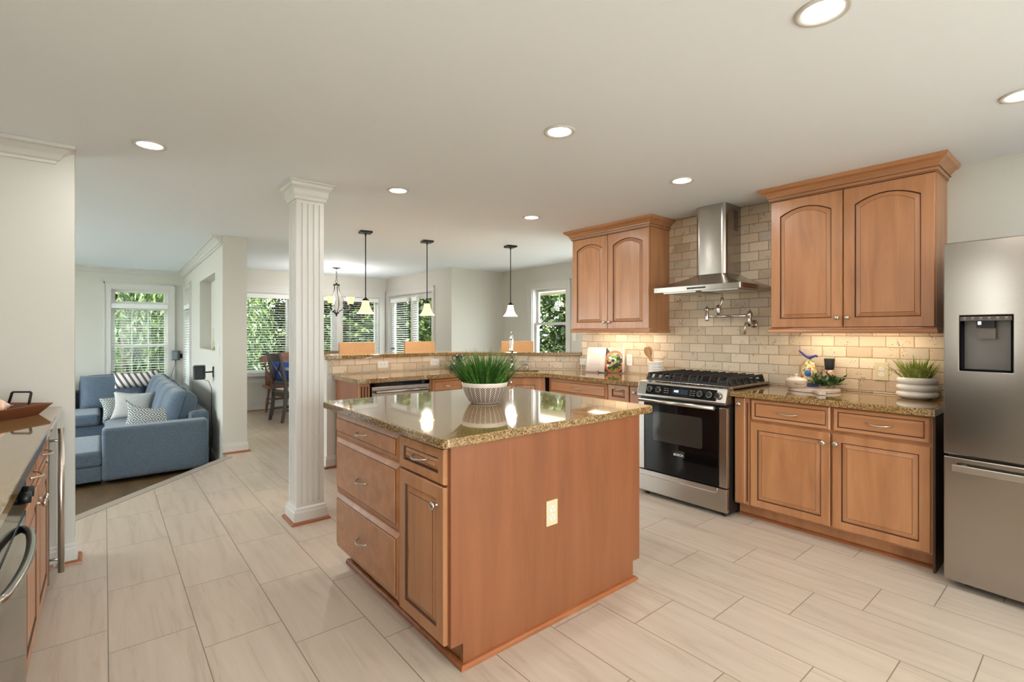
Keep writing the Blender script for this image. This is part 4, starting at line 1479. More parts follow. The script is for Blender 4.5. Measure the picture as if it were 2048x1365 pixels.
ld = new_obj('upper_door', bm, 'fridge_steel', fg, bevel=0.006)
bm = bmesh.new()
box(bm, hx0 - 0.001, hx1 + 0.001, 0.075, 0.078, hz0 - 0.001, hz1 + 0.001)
box(bm, hx0 - 0.001, hx0 + 0.006, -0.001, 0.076, hz0, hz1)
box(bm, hx1 - 0.006, hx1 + 0.001, -0.001, 0.076, hz0, hz1)
box(bm, hx0, hx1, -0.001, 0.076, hz0 - 0.001, hz0 + 0.006)
box(bm, hx0, hx1, -0.001, 0.076, hz1 - 0.006, hz1 + 0.001)
dp = new_obj('dispenser', bm, plain('dispenser_black', lin(4, 4, 6), 0.5, IOR=1.15), ld)
new_obj('dispenser_bar', B(hx0 + 0.002, hx1 - 0.002, -0.002, 0.03, hz1 - 0.026, hz1 - 0.004), plain('bar_grey', lin(84, 76, 70), 0.3, 0.5), ld)
bm = bmesh.new()
for i in range(6):
    x = hx0 + 0.02 + i * 0.031
    box(bm, x - 0.005, x + 0.005, -0.0028, -0.002, hz1 - 0.013, hz1 - 0.008)
    box(bm, x - 0.007, x + 0.007, -0.0028, -0.002, hz1 - 0.020, hz1 - 0.0188)
new_obj('key_labels', bm, plain('key_grey', lin(150, 146, 140), 0.5), ld)
new_obj('spout_block', B(0.128, 0.195, 0.012, 0.05, hz1 - 0.060, hz1 - 0.026), 'black_plastic', ld)
new_obj('paddle', B(0.128, 0.196, 0.030, 0.038, hz1 - 0.118, hz1 - 0.064), plain('paddle_grey', lin(96, 88, 80), 0.4), ld)
new_obj('display', B(0.134, 0.146, 0.0105, 0.012, hz1 - 0.046, hz1 - 0.030), 'led_digit', ld)
new_obj('upper_door', B(0.455, 0.910, 0.0, 0.06, 0.705, 1.818), 'fridge_steel', fg, bevel=0.006)
fz = new_obj('freezer_drawer', B(0.0, 0.910, 0.0, 0.06, 0.04, 0.694), 'fridge_steel', fg, bevel=0.008)
bm = bmesh.new(); box(bm, 0.045, 0.865, -0.050, -0.036, 0.628, 0.662)
box(bm, 0.07, 0.09, -0.04, 0.002, 0.632, 0.655); box(bm, 0.82, 0.84, -0.04, 0.002, 0.632, 0.655)
new_obj('handle', bm, 'nickel', fz, bevel=0.003)
for x in (0.08, 0.83):
    for y in (0.12, 0.62):
        bm = bmesh.new()
        lathe(bm, [(0.022, 0.0), (0.022, 0.032)], 10, (x, y, 0))
        new_obj('foot', bm, 'black_plastic', fg)

# ------------------------------------------------------------------ fluted column
cx0, cx1, cy0, cy1 = 1.035, 1.225, 3.62, 3.80
col = thing('square_column', 'white fluted square column with a moulded cap standing left of the island', 'column', ((cx0 + cx1) / 2, (cy0 + cy1) / 2, 0))
hw, hd_ = (cx1 - cx0) / 2, (cy1 - cy0) / 2
bm = bmesh.new()
# shaft outline with shallow flutes on every face
def fluted_outline(hx, hy, n=4, dep=0.006):
    pts = []
    corners = [(-hx, -hy), (hx, -hy), (hx, hy), (-hx, hy)]
    for i in range(4):
        a = Vector(corners[i]); b = Vector(corners[(i + 1) % 4])
        d_ = (b - a).normalized(); nin = Vector((-d_.y, d_.x)); Ln = (b - a).length
        pts.append(a)
        w_ = 0.014; gap = (Ln - 0.07) / (n - 1)
        for k in range(n):
            c_ = 0.035 + gap * k
            for q, dd in ((-w_ / 2, 0), (-w_ / 4, dep), (w_ / 4, dep), (w_ / 2, 0)):
                pts.append(a + d_ * (c_ + q) + nin * dd)
    return pts
o_ = fluted_outline(hw, hd_)
prism(bm, [(p.x, p.y) for p in o_], 0.14, 2.26)
prism(bm, [(-hw, -hd_), (hw, -hd_), (hw, hd_), (-hw, hd_)], 0.0, 0.14)
prism(bm, [(-hw, -hd_), (hw, -hd_), (hw, hd_), (-hw, hd_)], 2.26, CEIL - 0.001)
new_obj('shaft', bm, 'trim', col)
rect = [(-hw, -hd_), (hw, -hd_), (hw, hd_), (-hw, hd_)]
bm = bmesh.new(); sweep(bm, rect, [(0.0, 2.282), (0.010, 2.284), (0.014, 2.292), (0.014, 2.302), (0.024, 2.318), (0.026, 2.352), (0.032, 2.362), (0.044, 2.374), (0.050, 2.392), (0.060, 2.398), (0.060, CEIL - 0.001), (0.0, CEIL - 0.001)], True, side=1)
new_obj('capital', bm, 'trim', col)
bm = bmesh.new(); sweep(bm, rect, [(0.0, 0.001), (0.020, 0.001), (0.020, 0.080), (0.014, 0.090), (0.012, 0.104), (0.0, 0.114)], True, side=1)
new_obj('base', bm, 'trim', col)
bm = bmesh.new(); sweep(bm, rect, [(0.0, 0.001), (0.038, 0.001), (0.037, 0.012), (0.030, 0.019), (0.0, 0.020)], True, side=1)
new_obj('shoe_molding', bm, 'oak', col)

# ------------------------------------------------------------------ left hand counter run
LX = -0.215
lc = thing('base_cabinet', 'maple cabinet with bow pulls under the left counter, seen edge on', 'cabinet', (LX, 2.40, 0), R(90))
bm = bmesh.new(); box(bm, 0, 0.93, 0.021, 0.64, 0.10, CT - 0.041); box(bm, 0, 0.93, 0.09, 0.64, 0, 0.1)
new_obj('body', bm, 'maple', lc)
for k in (0, 1):
    a, b = 0.01 + k * 0.46, 0.455 + k * 0.46
    d = front('drawer', lc, a, b, 0.722, 0.872, 0, 'drawer', mat='maple_h'); pull(d, (a + b) / 2, 0.80, 0, 0.12)
    d = front('door', lc, a, b, 0.112, 0.706, 0, 'door'); knob(d, b - 0.035 if k == 0 else a + 0.035, 0.64, r=0.018)
ap = thing('undercounter_fridge', 'narrow under counter appliance with a tall steel bar handle against the left wall', 'appliance', (LX, 3.34, 0), R(90))
new_obj('body', B(0, 0.50, 0.02, 0.62, 0.03, CT - 0.045), 'black_plastic', ap)
new_obj('door', B(0.004, 0.496, -0.004, 0.02, 0.09, CT - 0.05), 'fridge_steel', ap, bevel=0.004)
bm = bmesh.new(); tube(bm, [(0.045, -0.045, 0.13), (0.045, -0.045, 0.86)], 0.013, 12)
for z in (0.20, 0.80):
    tube(bm, [(0.045, -0.045, z), (0.045, -0.003, z)], 0.006, 8)
new_obj('handle', bm, 'nickel', ap)
ov = thing('undercounter_oven', 'black glass built in oven with a curved steel handle at the left edge', 'oven', (LX, 1.60, 0), R(90))
new_obj('body', B(0.0, 0.79, 0.02, 0.62, 0.05, CT - 0.045), 'black_plastic', ov)
new_obj('door', B(0.005, 0.785, -0.006, 0.02, 0.10, 0.735), 'black_glass', ov, bevel=0.004)
new_obj('control_panel', B(0.005, 0.785, -0.006, 0.02, 0.745, CT - 0.05), 'black_glass', ov, bevel=0.003)
bm = bmesh.new()
pts = [(0.06 + 0.60 * i / 14, -0.010 - 0.038 * math.sin(PI * i / 14) ** 0.5, 0.705) for i in range(15)]
tube(bm, pts, 0.012, 12)
new_obj('handle', bm, 'steel', ov)
for x in (0.64, 0.72):
    bm = bmesh.new()
    lathe(bm, [(0.020, 0.0), (0.018, 0.025), (0.001, 0.026)], 16, (x, -0.006, 0.81), 'y')
    new_obj('knob', bm, 'black_plastic', ov)
bm = bmesh.new(); prism(bm, [(-0.19, -0.3), (-0.19, 3.848), (-0.872, 3.848), (-0.872, -0.3)], 0, 0.040)
c = new_obj('countertop', bm, 'granite', loc=(0, 0, CT - 0.04), bevel=0.005)
tag(c, 'brown granite countertop at the left edge carrying the wooden tray', 'countertop')

# tray with handles and shells
tr = thing('wooden_tray', 'dark wooden tray with slanted sides and black metal handles on the left counter', 'tray', (-0.520, 3.46, CT), math.atan2(-0.21, -0.18))
def tray_mesh():
    bm = bmesh.new()
    L0, W0, L1, W1, H, tt = 0.235, 0.135, 0.275, 0.175, 0.055, 0.010
    o0 = [(-L0, -W0, 0), (L0, -W0, 0), (L0, W0, 0), (-L0, W0, 0)]
    o1 = [(-L1, -W1, H), (L1, -W1, H), (L1, W1, H), (-L1, W1, H)]
    i1 = [(-L1 + tt, -W1 + tt, H), (L1 - tt, -W1 + tt, H), (L1 - tt, W1 - tt, H), (-L1 + tt, W1 - tt, H)]
    i0 = [(-L0 + tt, -W0 + tt, 0.008), (L0 - tt, -W0 + tt, 0.008), (L0 - tt, W0 - tt, 0.008), (-L0 + tt, W0 - tt, 0.008)]
    V = [[bm.verts.new(p) for p in l] for l in (o0, o1, i1, i0)]
    bm.faces.new(list(reversed(V[0]))); bm.faces.new(V[3])
    for A, C in zip(V, V[1:]):
        for i in range(4):
            bm.faces.new((A[i], A[(i + 1) % 4], C[(i + 1) % 4], C[i]))
    return bm
new_obj('body', tray_mesh(), 'walnut', tr)
for s in (-1, 1):
    bm = bmesh.new()
    xh = s * 0.262
    tube(bm, [(xh, -0.055, 0.045), (xh + s * 0.016, -0.052, 0.105), (xh + s * 0.018, -0.045, 0.110), (xh + s * 0.018, 0.045, 0.110), (xh + s * 0.016, 0.052, 0.105), (xh, 0.055, 0.045)], 0.005, 8, flat=1.4)
    new_obj('handle', bm, 'black_metal', tr)

def shell_mat():
    m = NT('seashell')
    o = m.obj()
    n = m.noise(m.mapping(o, (60, 12, 12)), 1.0, 3, 0.6, 0.5)
    m.set('Base Color', m.ramp(n, [(0.3, lin(222, 122, 82)), (0.48, lin(238, 186, 150)), (0.62, lin(236, 214, 200)), (0.8, lin(206, 140, 110))]))
    m.set('Roughness', 0.45)
    m.bump(n, 0.3, 0.004)
    return m.m
M['shell'] = shell_mat()
def shell(L, Rr):
    bm = bmesh.new()
    prof = []
    n = 34
    for i in range(n + 1):
        s = i / n
        r = Rr * (math.sin(PI * min(1, s * 1.05)) ** 0.8) * (1.0 - 0.75 * s) * 1.9
        r *= 1 + 0.10 * math.sin(s * 46) * (0.4 + s)
        prof.append((max(r, 0.0012), -L / 2 + L * s))
    lathe(bm, prof, 22, (0, 0, 0), 'x', wob=lambda a, z: 1 + 0.10 * math.cos(2 * a + z * 14) + 0.07 * math.cos(7 * a))
    # flared lip
    bm2 = [(L * -0.35 + L * 0.55 * i / 9, -Rr * (0.75 + 0.45 * math.sin(PI * i / 9)), Rr * 0.1 * math.sin(i)) for i in range(10)]
    tube(bm, bm2, [Rr * 0.10 + Rr * 0.16 * math.sin(PI * i / 9) for i in range(10)], 10, flat=1.8)
    return bm
sh = new_obj('seashell', shell(0.20, 0.044), 'shell', smooth=True, loc=(-0.43, 3.505, CT + 0.058))
sh.rotation_euler = (0.1, 0.05, math.atan2(0.2, 0.20))
tag(sh, 'long orange banded conch shell pointing towards the tray corner', 'seashell', 'shells in the tray')
sh = new_obj('seashell', shell(0.19, 0.052), 'shell', smooth=True, loc=(-0.60, 3.55, CT + 0.072))
sh.rotation_euler = (0.4, -0.1, math.atan2(-0.1, 0.25))
tag(sh, 'big pale pink shell lying highest at the back of the tray', 'seashell', 'shells in the tray')
sh = new_obj('seashell', shell(0.15, 0.044), 'shell', smooth=True, loc=(-0.545, 3.335, CT + 0.060))
sh.rotation_euler = (0.2, 0.2, math.atan2(0.3, 0.1))
tag(sh, 'rounded white and pink shell at the front of the tray', 'seashell', 'shells in the tray')

# ------------------------------------------------------------------ plants
def blade(bm, base, dirx, diry, length, lean, w, bend, mi=0, seg=5, twist=0.0):
    """one grass blade: tapering strip with a centre crease"""
    side = Vector((-diry, dirx, 0))
    if twist:
        side = Matrix.Rotation(twist, 3, 'Z') @ side
    prev = None
    for i in range(seg + 1):
        s = i / seg
        out = lean * s * length + bend * length * s ** 2.4
        z = length * s * math.sqrt(max(0.05, 1 - lean * lean * 0.6)) - bend * 0.45 * length * s ** 2.6
        c = Vector(base) + Vector((dirx * out, diry * out, z))
        ww = w * (1 - s) ** 0.55 * (0.75 + 0.5 * math.sin(PI * min(1, s + 0.2)))
        if i == seg:
            tip = bm.verts.new(c)
            f = bm.faces.new((prev[0], prev[1], tip)); f.material_index = mi; f.smooth = True
            f = bm.faces.new((prev[1], prev[2], tip)); f.material_index = mi; f.smooth = True
            break
        cr = Vector((dirx, diry, 0)) * (-0.25 * ww)
        cur = [bm.verts.new(c - side * ww), bm.verts.new(c + cr), bm.verts.new(c + side * ww)]
        if prev:
            for k in (0, 1):
                f = bm.faces.new((prev[k], prev[k + 1], cur[k + 1], cur[k])); f.material_index = mi; f.smooth = True
        prev = cur

gp = thing('potted_grass', 'bushy green grass plant in a white and brown herringbone bowl on the island', 'plant', (1.735, 2.350, IZ))
bm = bmesh.new()
lathe(bm, [(0.001, 0.004), (0.074, 0.0), (0.082, 0.003), (0.094, 0.014), (0.113, 0.045), (0.127, 0.080), (0.134, 0.106), (0.137, 0.116), (0.136, 0.124), (0.130, 0.125), (0.126, 0.118), (0.120, 0.100), (0.001, 0.098)], 56)
new_obj('bowl', bm, 'herring', gp)
bm = bmesh.new(); lathe(bm, [(0.118, 0.100), (0.06, 0.106), (0.001, 0.108)], 24)
new_obj('soil', bm, 'soil', gp)
rnd = random.Random(3)
bm = bmesh.new()
for i in range(430):
    rr = 0.118 * math.sqrt(rnd.random()); a = rnd.random() * 2 * PI
    q = rr / 0.118
    dx, dy = math.cos(a), math.sin(a)
    L = 0.205 - 0.005 * q + rnd.uniform(-0.045, 0.035)
    lean = q * rnd.uniform(0.30, 0.78) + rnd.uniform(0, 0.10)
    blade(bm, (rr * dx, rr * dy, 0.104), dx, dy, L, lean, rnd.uniform(0.0030, 0.0056), q * rnd.uniform(0.0, 0.42), twist=rnd.uniform(-0.9, 0.9))
new_obj('grass_blades', bm, 'grass_dark', gp, normals=False)

wp = thing('potted_grass', 'yellow green grass plant in a glossy white three ribbed planter near the fridge', 'plant', (4.02, 0.780, CT))
bm = bmesh.new()
prof = [(0.001, 0.002), (0.070, 0.0), (0.078, 0.004)]
for k in range(3):
    zc = 0.030 + 0.044 * k
    for i in range(9):
        a = -PI / 2 + PI * i / 8
        prof.append((0.083 + 0.025 * math.cos(a) ** 0.8, zc + 0.0205 * math.sin(a)))
prof += [(0.074, 0.136), (0.070, 0.130), (0.068, 0.112), (0.001, 0.110)]
lathe(bm, prof, 40)
new_obj('planter', bm, 'ceramic', wp)
bm = bmesh.new()
rnd = random.Random(5)
for i in range(125):
    rr = 0.058 * math.sqrt(rnd.random()); a = rnd.random() * 2 * PI; q = rr / 0.058
    dx, dy = math.cos(a), math.sin(a)
    blade(bm, (rr * dx, rr * dy, 0.108), dx, dy, rnd.uniform(0.11, 0.185), q * rnd.uniform(0.2, 0.8) + rnd.uniform(0, 0.15), rnd.uniform(0.005, 0.0095), q * rnd.uniform(0, 0.35), twist=rnd.uniform(-0.8, 0.8))
new_obj('grass_blades', bm, 'grass_light', wp, normals=False)

# ------------------------------------------------------------------ counter items right of the range
cb = thing('cutting_board', 'round whitewashed wooden cutting board with a stub handle beneath the small pot', 'cutting board', (3.985, 1.365, CT), 0)
bm = bmesh.new()
hd_a = math.atan2(-0.145, -0.27)
pts = []
for k in range(49):
    a = hd_a + 0.17 + (2 * PI - 0.34) * k / 48
    pts.append((0.165 * math.cos(a), 0.165 * math.sin(a)))
u_ = Vector((math.cos(hd_a), math.sin(hd_a))); n_ = Vector((-u_.y, u_.x))
for s_, l_ in ((-1, 0.190), (-1.0, 0.285), (-0.7, 0.297), (0.7, 0.297), (1.0, 0.285), (1, 0.190)):
    p = u_ * l_ + n_ * (0.024 * s_)
    pts.append((p.x, p.y))
prism(bm, pts, 0.001, 0.022)
new_obj('board', bm, wood('whitewashed_wood', lin(160, 140, 124), lin(196, 180, 166), lin(222, 212, 202), axis='X', scale=2), cb, bevel=0.002)

pt = thing('small_casserole', 'small cream lidded casserole pot standing on the round board', 'pot', (3.905, 1.452, CT + 0.023), R(-50))
bm = bmesh.new(); lathe(bm, [(0.001, 0.0), (0.060, 0.0), (0.066, 0.006), (0.071, 0.048), (0.072, 0.052), (0.066, 0.052), (0.001, 0.046)], 32)
new_obj('body', bm, plain('cream_enamel', lin(184, 164, 144), 0.25, Coat_Weight=0.6), pt)
bm = bmesh.new(); lathe(bm, [(0.072, 0.052), (0.070, 0.058), (0.052, 0.070), (0.020, 0.077), (0.010, 0.078), (0.007, 0.084), (0.012, 0.090), (0.009, 0.097), (0.001, 0.098)], 32)
new_obj('lid', bm, plain('cream_lid', lin(206, 194, 174), 0.2, Coat_Weight=0.6), pt)
for s_ in (-1, 1):
    bm = bmesh.new()
    tube(bm, [(-0.028, s_ * 0.068, 0.036), (-0.022, s_ * 0.084, 0.038), (0.022, s_ * 0.084, 0.038), (0.028, s_ * 0.068, 0.036)], 0.0055, 8)
    new_obj('handle', bm, plain('enamel_handle', lin(190, 150, 128), 0.3), pt)

hb = thing('herb_bunch', 'loose bunch of dark green leafy herbs lying on the round board', 'herbs', (4.02, 1.300, CT + 0.024), 0)
bm = bmesh.new(); rnd = random.Random(11)
axis = Vector((0.42, -0.80, 0)).normalized(); perp = Vector((0.8, 0.42, 0)).normalized()
stems = bmesh.new()
for i in range(30):
    c = axis * rnd.uniform(-0.07, 0.06) + perp * rnd.uniform(-0.045, 0.035) + Vector((0, 0, rnd.uniform(0.004, 0.03)))
    d_ = (axis * rnd.uniform(-0.3, 1.1) + perp * rnd.uniform(-0.8, 0.7) + Vector((0, 0, rnd.uniform(0.0, 0.55)))).normalized()
    L = rnd.uniform(0.06, 0.105)
    tube(stems, [c, c + d_ * L * 0.5 + Vector((0, 0, 0.005)), c + d_ * L], [0.0016, 0.0013, 0.0008], 5)
    for j in range(9):
        p = c + d_ * L * (0.15 + 0.85 * j / 8)
        sd = Vector((rnd.uniform(-1, 1), rnd.uniform(-1, 1), rnd.uniform(-0.2, 0.8)))
        ld_ = (d_ * 0.9 + sd).normalized()
        wd = ld_.cross(Vector((rnd.uniform(-1, 1), rnd.uniform(-1, 1), 1.0))).normalized()
        ll = rnd.uniform(0.026, 0.048); ww = ll * 0.22
        v0 = bm.verts.new(p); v1 = bm.verts.new(p + ld_ * ll * 0.4 + wd * ww); v2 = bm.verts.new(p + ld_ * ll); v3 = bm.verts.new(p + ld_ * ll * 0.4 - wd * ww)
        for v_ in (v0, v1, v2, v3):
            if v_.co.z < 0.001:
                v_.co.z = 0.001 + rnd.random() * 0.004
        bm.faces.new((v0, v1, v2)); bm.faces.new((v0, v2, v3))
for v_ in stems.verts:
    v_.co.z = max(v_.co.z, 0.0008)
new_obj('leaves', bm, 'herb', hb, normals=False)
new_obj('stems', stems, 'herb', hb)

def pasta_mat():
    m = NT('bow_tie_pasta')
    o = m.obj()
    c = m.n('TexVoronoi'); m.link(o, c.inputs['Vector']); c.inputs['Scale'].default_value = 78
    cs = m.sep(c.outputs['Color'])[0]
    m.set('Base Color', m.ramp(cs, [(0.0, lin(216, 180, 110)), (0.3, lin(232, 206, 150)), (0.55, lin(196, 92, 52)), (0.62, lin(226, 200, 150)), (0.8, lin(120, 130, 80)), (0.86, lin(236, 220, 180))], 'CONSTANT'))
    m.set('Roughness', 0.5)
    m.bump(c.outputs['Distance'], 0.8, 0.01)
    return m.m
M['pasta'] = pasta_mat()
pb_ = thing('pasta_bag', 'clear bag of coloured pasta tied with a blue ribbon behind the cream pot', 'food bag', (4.080, 1.430, CT), R(-60))
pb_.scale = (1.08, 1.08, 1.22)
bm = bmesh.new()
lathe(bm, [(0.001, 0.0), (0.050, 0.0), (0.055, 0.012), (0.056, 0.05), (0.053, 0.09), (0.047, 0.125), (0.036, 0.155), (0.016, 0.176), (0.006, 0.182), (0.001, 0.183)], 24, wob=lambda a, z: 1 + 0.06 * math.cos(3 * a + z * 40) + 0.03 * math.cos(9 * a + z * 90))
new_obj('pasta', bm, 'pasta', pb_)
bm = bmesh.new()
lathe(bm, [(0.057, 0.0), (0.059, 0.05), (0.055, 0.11), (0.042, 0.158), (0.016, 0.185), (0.010, 0.196), (0.026, 0.225), (0.034, 0.245)], 24, wob=lambda a, z: 1 + 0.05 * math.cos(3 * a + z * 40) + 0.06 * math.cos(7 * a + z * 60))
new_obj('wrapper', bm, 'film', pb_, normals=False)
bm = bmesh.new()
lathe(bm, [(0.0585, 0.004), (0.0605, 0.03), (0.0605, 0.040), (0.059, 0.040)], 24, wob=lambda a, z: 1 + 0.05 * math.cos(3 * a + z * 40))
new_obj('label_band', bm, plain('label_blue', lin(62, 64, 124), 0.4), pb_)
bm = bmesh.new(); lathe(bm, [(0.001, 0.0), (0.020, 0.0), (0.020, 0.002), (0.001, 0.0022)], 20, (-0.018, -0.0575, 0.100), 'y')
new_obj('round_label', bm, plain('label_sky', lin(40, 88, 150), 0.4), pb_)
bm = bmesh.new()
tube(bm, [(0.012, -0.010, 0.19), (0.0, -0.016, 0.192), (-0.02, -0.014, 0.20), (-0.045, -0.012, 0.222), (-0.062, -0.01, 0.236)], [0.004, 0.005, 0.004, 0.004, 0.003], 6, flat=1.8)
tube(bm, [(0.0, -0.014, 0.192), (0.02, -0.018, 0.200), (0.038, -0.014, 0.206), (0.05, -0.01, 0.200)], [0.005, 0.006, 0.005, 0.004], 6, flat=1.6)
new_obj('ribbon', bm, plain('ribbon_blue', lin(48, 48, 124), 0.5), pb_)

pm = thing('pepper_mill', 'glass spice mill with a black grinder head standing behind the herbs', 'spice mill', (4.10, 1.300, CT), 0)
pm.scale = (1.12, 1.12, 1.28)
bm = bmesh.new(); lathe(bm, [(0.024, 0.0), (0.026, 0.004), (0.025, 0.100), (0.023, 0.118), (0.001, 0.118)], 24)
def salt_mat():
    m = NT('pink_salt')
    c = m.n('TexVoronoi'); m.link(m.obj(), c.inputs['Vector']); c.inputs['Scale'].default_value = 120
    m.set('Base Color', m.ramp(m.sep(c.outputs['Color'])[0], [(0, lin(206, 150, 124)), (0.4, lin(232, 206, 190)), (0.7, lin(120, 84, 70)), (0.82, lin(222, 190, 170))], 'CONSTANT'))
    m.set('Roughness', 0.15)
    return m.m
new_obj('glass_body', bm, salt_mat(), pm)
bm = bmesh.new(); lathe(bm, [(0.0262, 0.062), (0.0262, 0.070)], 24)
new_obj('rim', bm, 'white', pm)
bm = bmesh.new(); lathe(bm, [(0.024, 0.118), (0.026, 0.124), (0.031, 0.178), (0.029, 0.182), (0.001, 0.183)], 24)
new_obj('grinder_head', bm, 'black_plastic', pm)
bm = bmesh.new(); lathe(bm, [(0.028, 0.183), (0.029, 0.186), (0.020, 0.187), (0.001, 0.187)], 24)
new_obj('cap', bm, 'clear', pm)

# ------------------------------------------------------------------ counter items left of the range
cr = thing('utensil_crock', 'white ribbed ceramic utensil crock beside the range', 'crock', (4.035, 2.735, CT), 0)
bm = bmesh.new()
prof = [(0.001, 0.004), (0.064, 0.0)]
for k in range(5):
    z = 0.012 + k * 0.022
    prof += [(0.070, z), (0.071, z + 0.009), (0.068, z + 0.018), (0.0695, z + 0.021)]
prof += [(0.070, 0.130), (0.073, 0.140), (0.072, 0.150), (0.066, 0.150), (0.064, 0.130), (0.062, 0.02), (0.001, 0.02)]
lathe(bm, prof, 36)
new_obj('body', bm, 'ceramic', cr)
def spoon(lean, loc, rz, label, slotted):
    bm = bmesh.new()
    path = [(0, 0, 0.0), (0, 0, 0.14), (0, 0, 0.18), (0, 0.002, 0.20), (0, 0.004, 0.225), (0, 0.006, 0.25), (0, 0.008, 0.27), (0, 0.009, 0.28)]
    rad = [0.006, 0.007, 0.010, 0.019, 0.026, 0.026, 0.018, 0.006]
    tube(bm, path, [q * 1.12 for q in rad], 12, flat=0.30)
    bmesh.ops.transform(bm, matrix=Matrix.Rotation(R(90), 4, 'Z'), verts=bm.verts)
    t = thing('wooden_spoon', label, 'spoon', loc, rz, 'wooden utensils in the crock')
    t.rotation_euler = (0, lean, rz)
    new_obj('spoon_body', bm, 'olive_wood', t, smooth=True)
    return t
spoon(R(24), (4.025, 2.712, CT + 0.024), R(128), 'brown wooden spoon leaning left in the white crock, its bowl lower and in front', False)
spoon(R(20), (4.040, 2.722, CT + 0.024), R(112), 'brown wooden spatula leaning left in the white crock, its head behind and higher', True)

def page_mats():
    m = NT('recipe_page')
    x, y, z = m.sep(m.obj())
    ln = m.math('LESS_THAN', m.math('FRACT', m.math('MULTIPLY', z, 110.0)), 0.35)
    n = m.noise(m.mapping(m.obj(), (320, 1, 60)), 1.0, 2, 0.6)
    area = m.math('MULTIPLY', m.math('MULTIPLY', m.math('GREATER_THAN', x, -0.170), m.math('LESS_THAN', x, -0.045)), m.math('MULTIPLY', m.math('GREATER_THAN', z, 0.075), m.math('LESS_THAN', z, 0.195)))
    f = m.math('MULTIPLY', m.math('MULTIPLY', ln, area), m.math('GREATER_THAN', n, 0.48))
    m.set('Base Color', m.mix(m.math('MULTIPLY', f, 0.55), lin(226, 212, 202), lin(80, 72, 68)))
    m.set('Roughness', 0.5)
    a = m.m
    m = NT('food_photo_page')
    x, y, z = m.sep(m.obj())
    o = m.obj()
    dx = m.math('DIVIDE', m.math('SUBTRACT', x, 0.098), 0.105)
    dz = m.math('DIVIDE', m.math('SUBTRACT', z, 0.115), 0.118)
    d = m.math('SQRT', m.math('ADD', m.math('MULTIPLY', dx, dx), m.math('MULTIPLY', dz, dz)))
    v = m.n('TexVoronoi'); m.link(o, v.inputs['Vector']); v.inputs['Scale'].default_value = 34
    cs = m.sep(v.outputs['Color'])[1]
    food = m.ramp(cs, [(0.0, lin(46, 52, 36)), (0.3, lin(112, 140, 62)), (0.5, lin(60, 70, 52)), (0.62, lin(234, 222, 206)), (0.75, lin(150, 176, 90)), (0.9, lin(206, 150, 140))], 'CONSTANT')
    bg = m.mix(m.math('GREATER_THAN', m.math('ADD', m.math('MULTIPLY', x, 1.2), z), 0.27), lin(60, 56, 44), lin(190, 176, 170))
    col = m.mix(m.math('LESS_THAN', d, 0.80), m.mix(m.math('LESS_THAN', d, 1.0), bg, lin(206, 104, 76)), food)
    edge = m.math('GREATER_THAN', x, 0.186)
    m.set('Base Color', m.mix(edge, col, lin(232, 222, 214)))
    m.set('Roughness', 0.35)
    return a, m.m
pg_a, pg_b = page_mats()
bk = thing('open_cookbook', 'open cookbook showing a recipe page and a fig dish photo, propped on the corner counter', 'book', (4.015, 3.345, CT), R(-66))
bk_tilt = R(-18)
TM = Matrix.Translation((0, 0, 0.012)) @ Matrix.Rotation(bk_tilt, 4, 'X')
def page_block(x0, x1, yo, mats, name):
    bm = bmesh.new()
    n = 10; Hh = 0.262
    fr_, bk_ = [], []
    for i in range(n + 1):
        s = i / n
        x = x0 + (x1 - x0) * s
        t_ = s if x0 < 0 else 1 - s        # 1 at the spine
        yf = -0.018 * math.sin(PI * min(1, (1 - t_) * 1.25) * 0.5) * (0.7) + 0.004
        fr_.append([bm.verts.new((x, yf, z)) for z in (0, Hh)])
        bk_.append([bm.verts.new((x, 0.008, z)) for z in (0, Hh)])
    for i in range(n):
        bm.faces.new((fr_[i][0], fr_[i + 1][0], fr_[i + 1][1], fr_[i][1])).smooth = True
        bm.faces.new((bk_[i][0], bk_[i][1], bk_[i + 1][1], bk_[i + 1][0]))
        bm.faces.new((fr_[i][0], bk_[i][0], bk_[i + 1][0], fr_[i + 1][0]))
        bm.faces.new((fr_[i][1], fr_[i + 1][1], bk_[i + 1][1], bk_[i][1]))
    bm.faces.new((fr_[0][0], fr_[0][1], bk_[0][1], bk_[0][0]))
    bm.faces.new((fr_[n][0], bk_[n][0], bk_[n][1], fr_[n][1]))
    bmesh.ops.transform(bm, matrix=TM, verts=bm.verts)
    return new_obj(name, bm, mats, bk)
page_block(-0.200, 0.0, 0, pg_a, 'text_page')
page_block(0.0, 0.200, 0, pg_b, 'photo_page')
new_obj('cover', B(-0.206, 0.206, 0.009, 0.013, -0.003, 0.267, mat=TM), plain('cover_cloth', lin(206, 200, 188), 0.7), bk)
bm = bmesh.new()
tube(bm, [(-0.05, -0.040, 0.003), (-0.05, -0.048, 0.020), (-0.05, -0.044, 0.026)], 0.0028, 6)
tube(bm, [(0.05, -0.040, 0.003), (0.05, -0.048, 0.020), (0.05, -0.044, 0.026)], 0.0028, 6)
tube(bm, [(-0.05, 0.08, 0.003), (-0.05, -0.042, 0.003), (0.05, -0.042, 0.003), (0.05, 0.08, 0.003), (-0.05, 0.08, 0.003)], 0.0028, 6)
tube(bm, [(0.0, 0.08, 0.003), (0, 0.055, 0.12)], 0.003, 6)
es = thing('book_easel', 'small black wire easel holding up the open cookbook', 'easel', (4.015, 3.345, CT), R(-66))
new_obj('wire_frame', bm, 'black_metal', es)

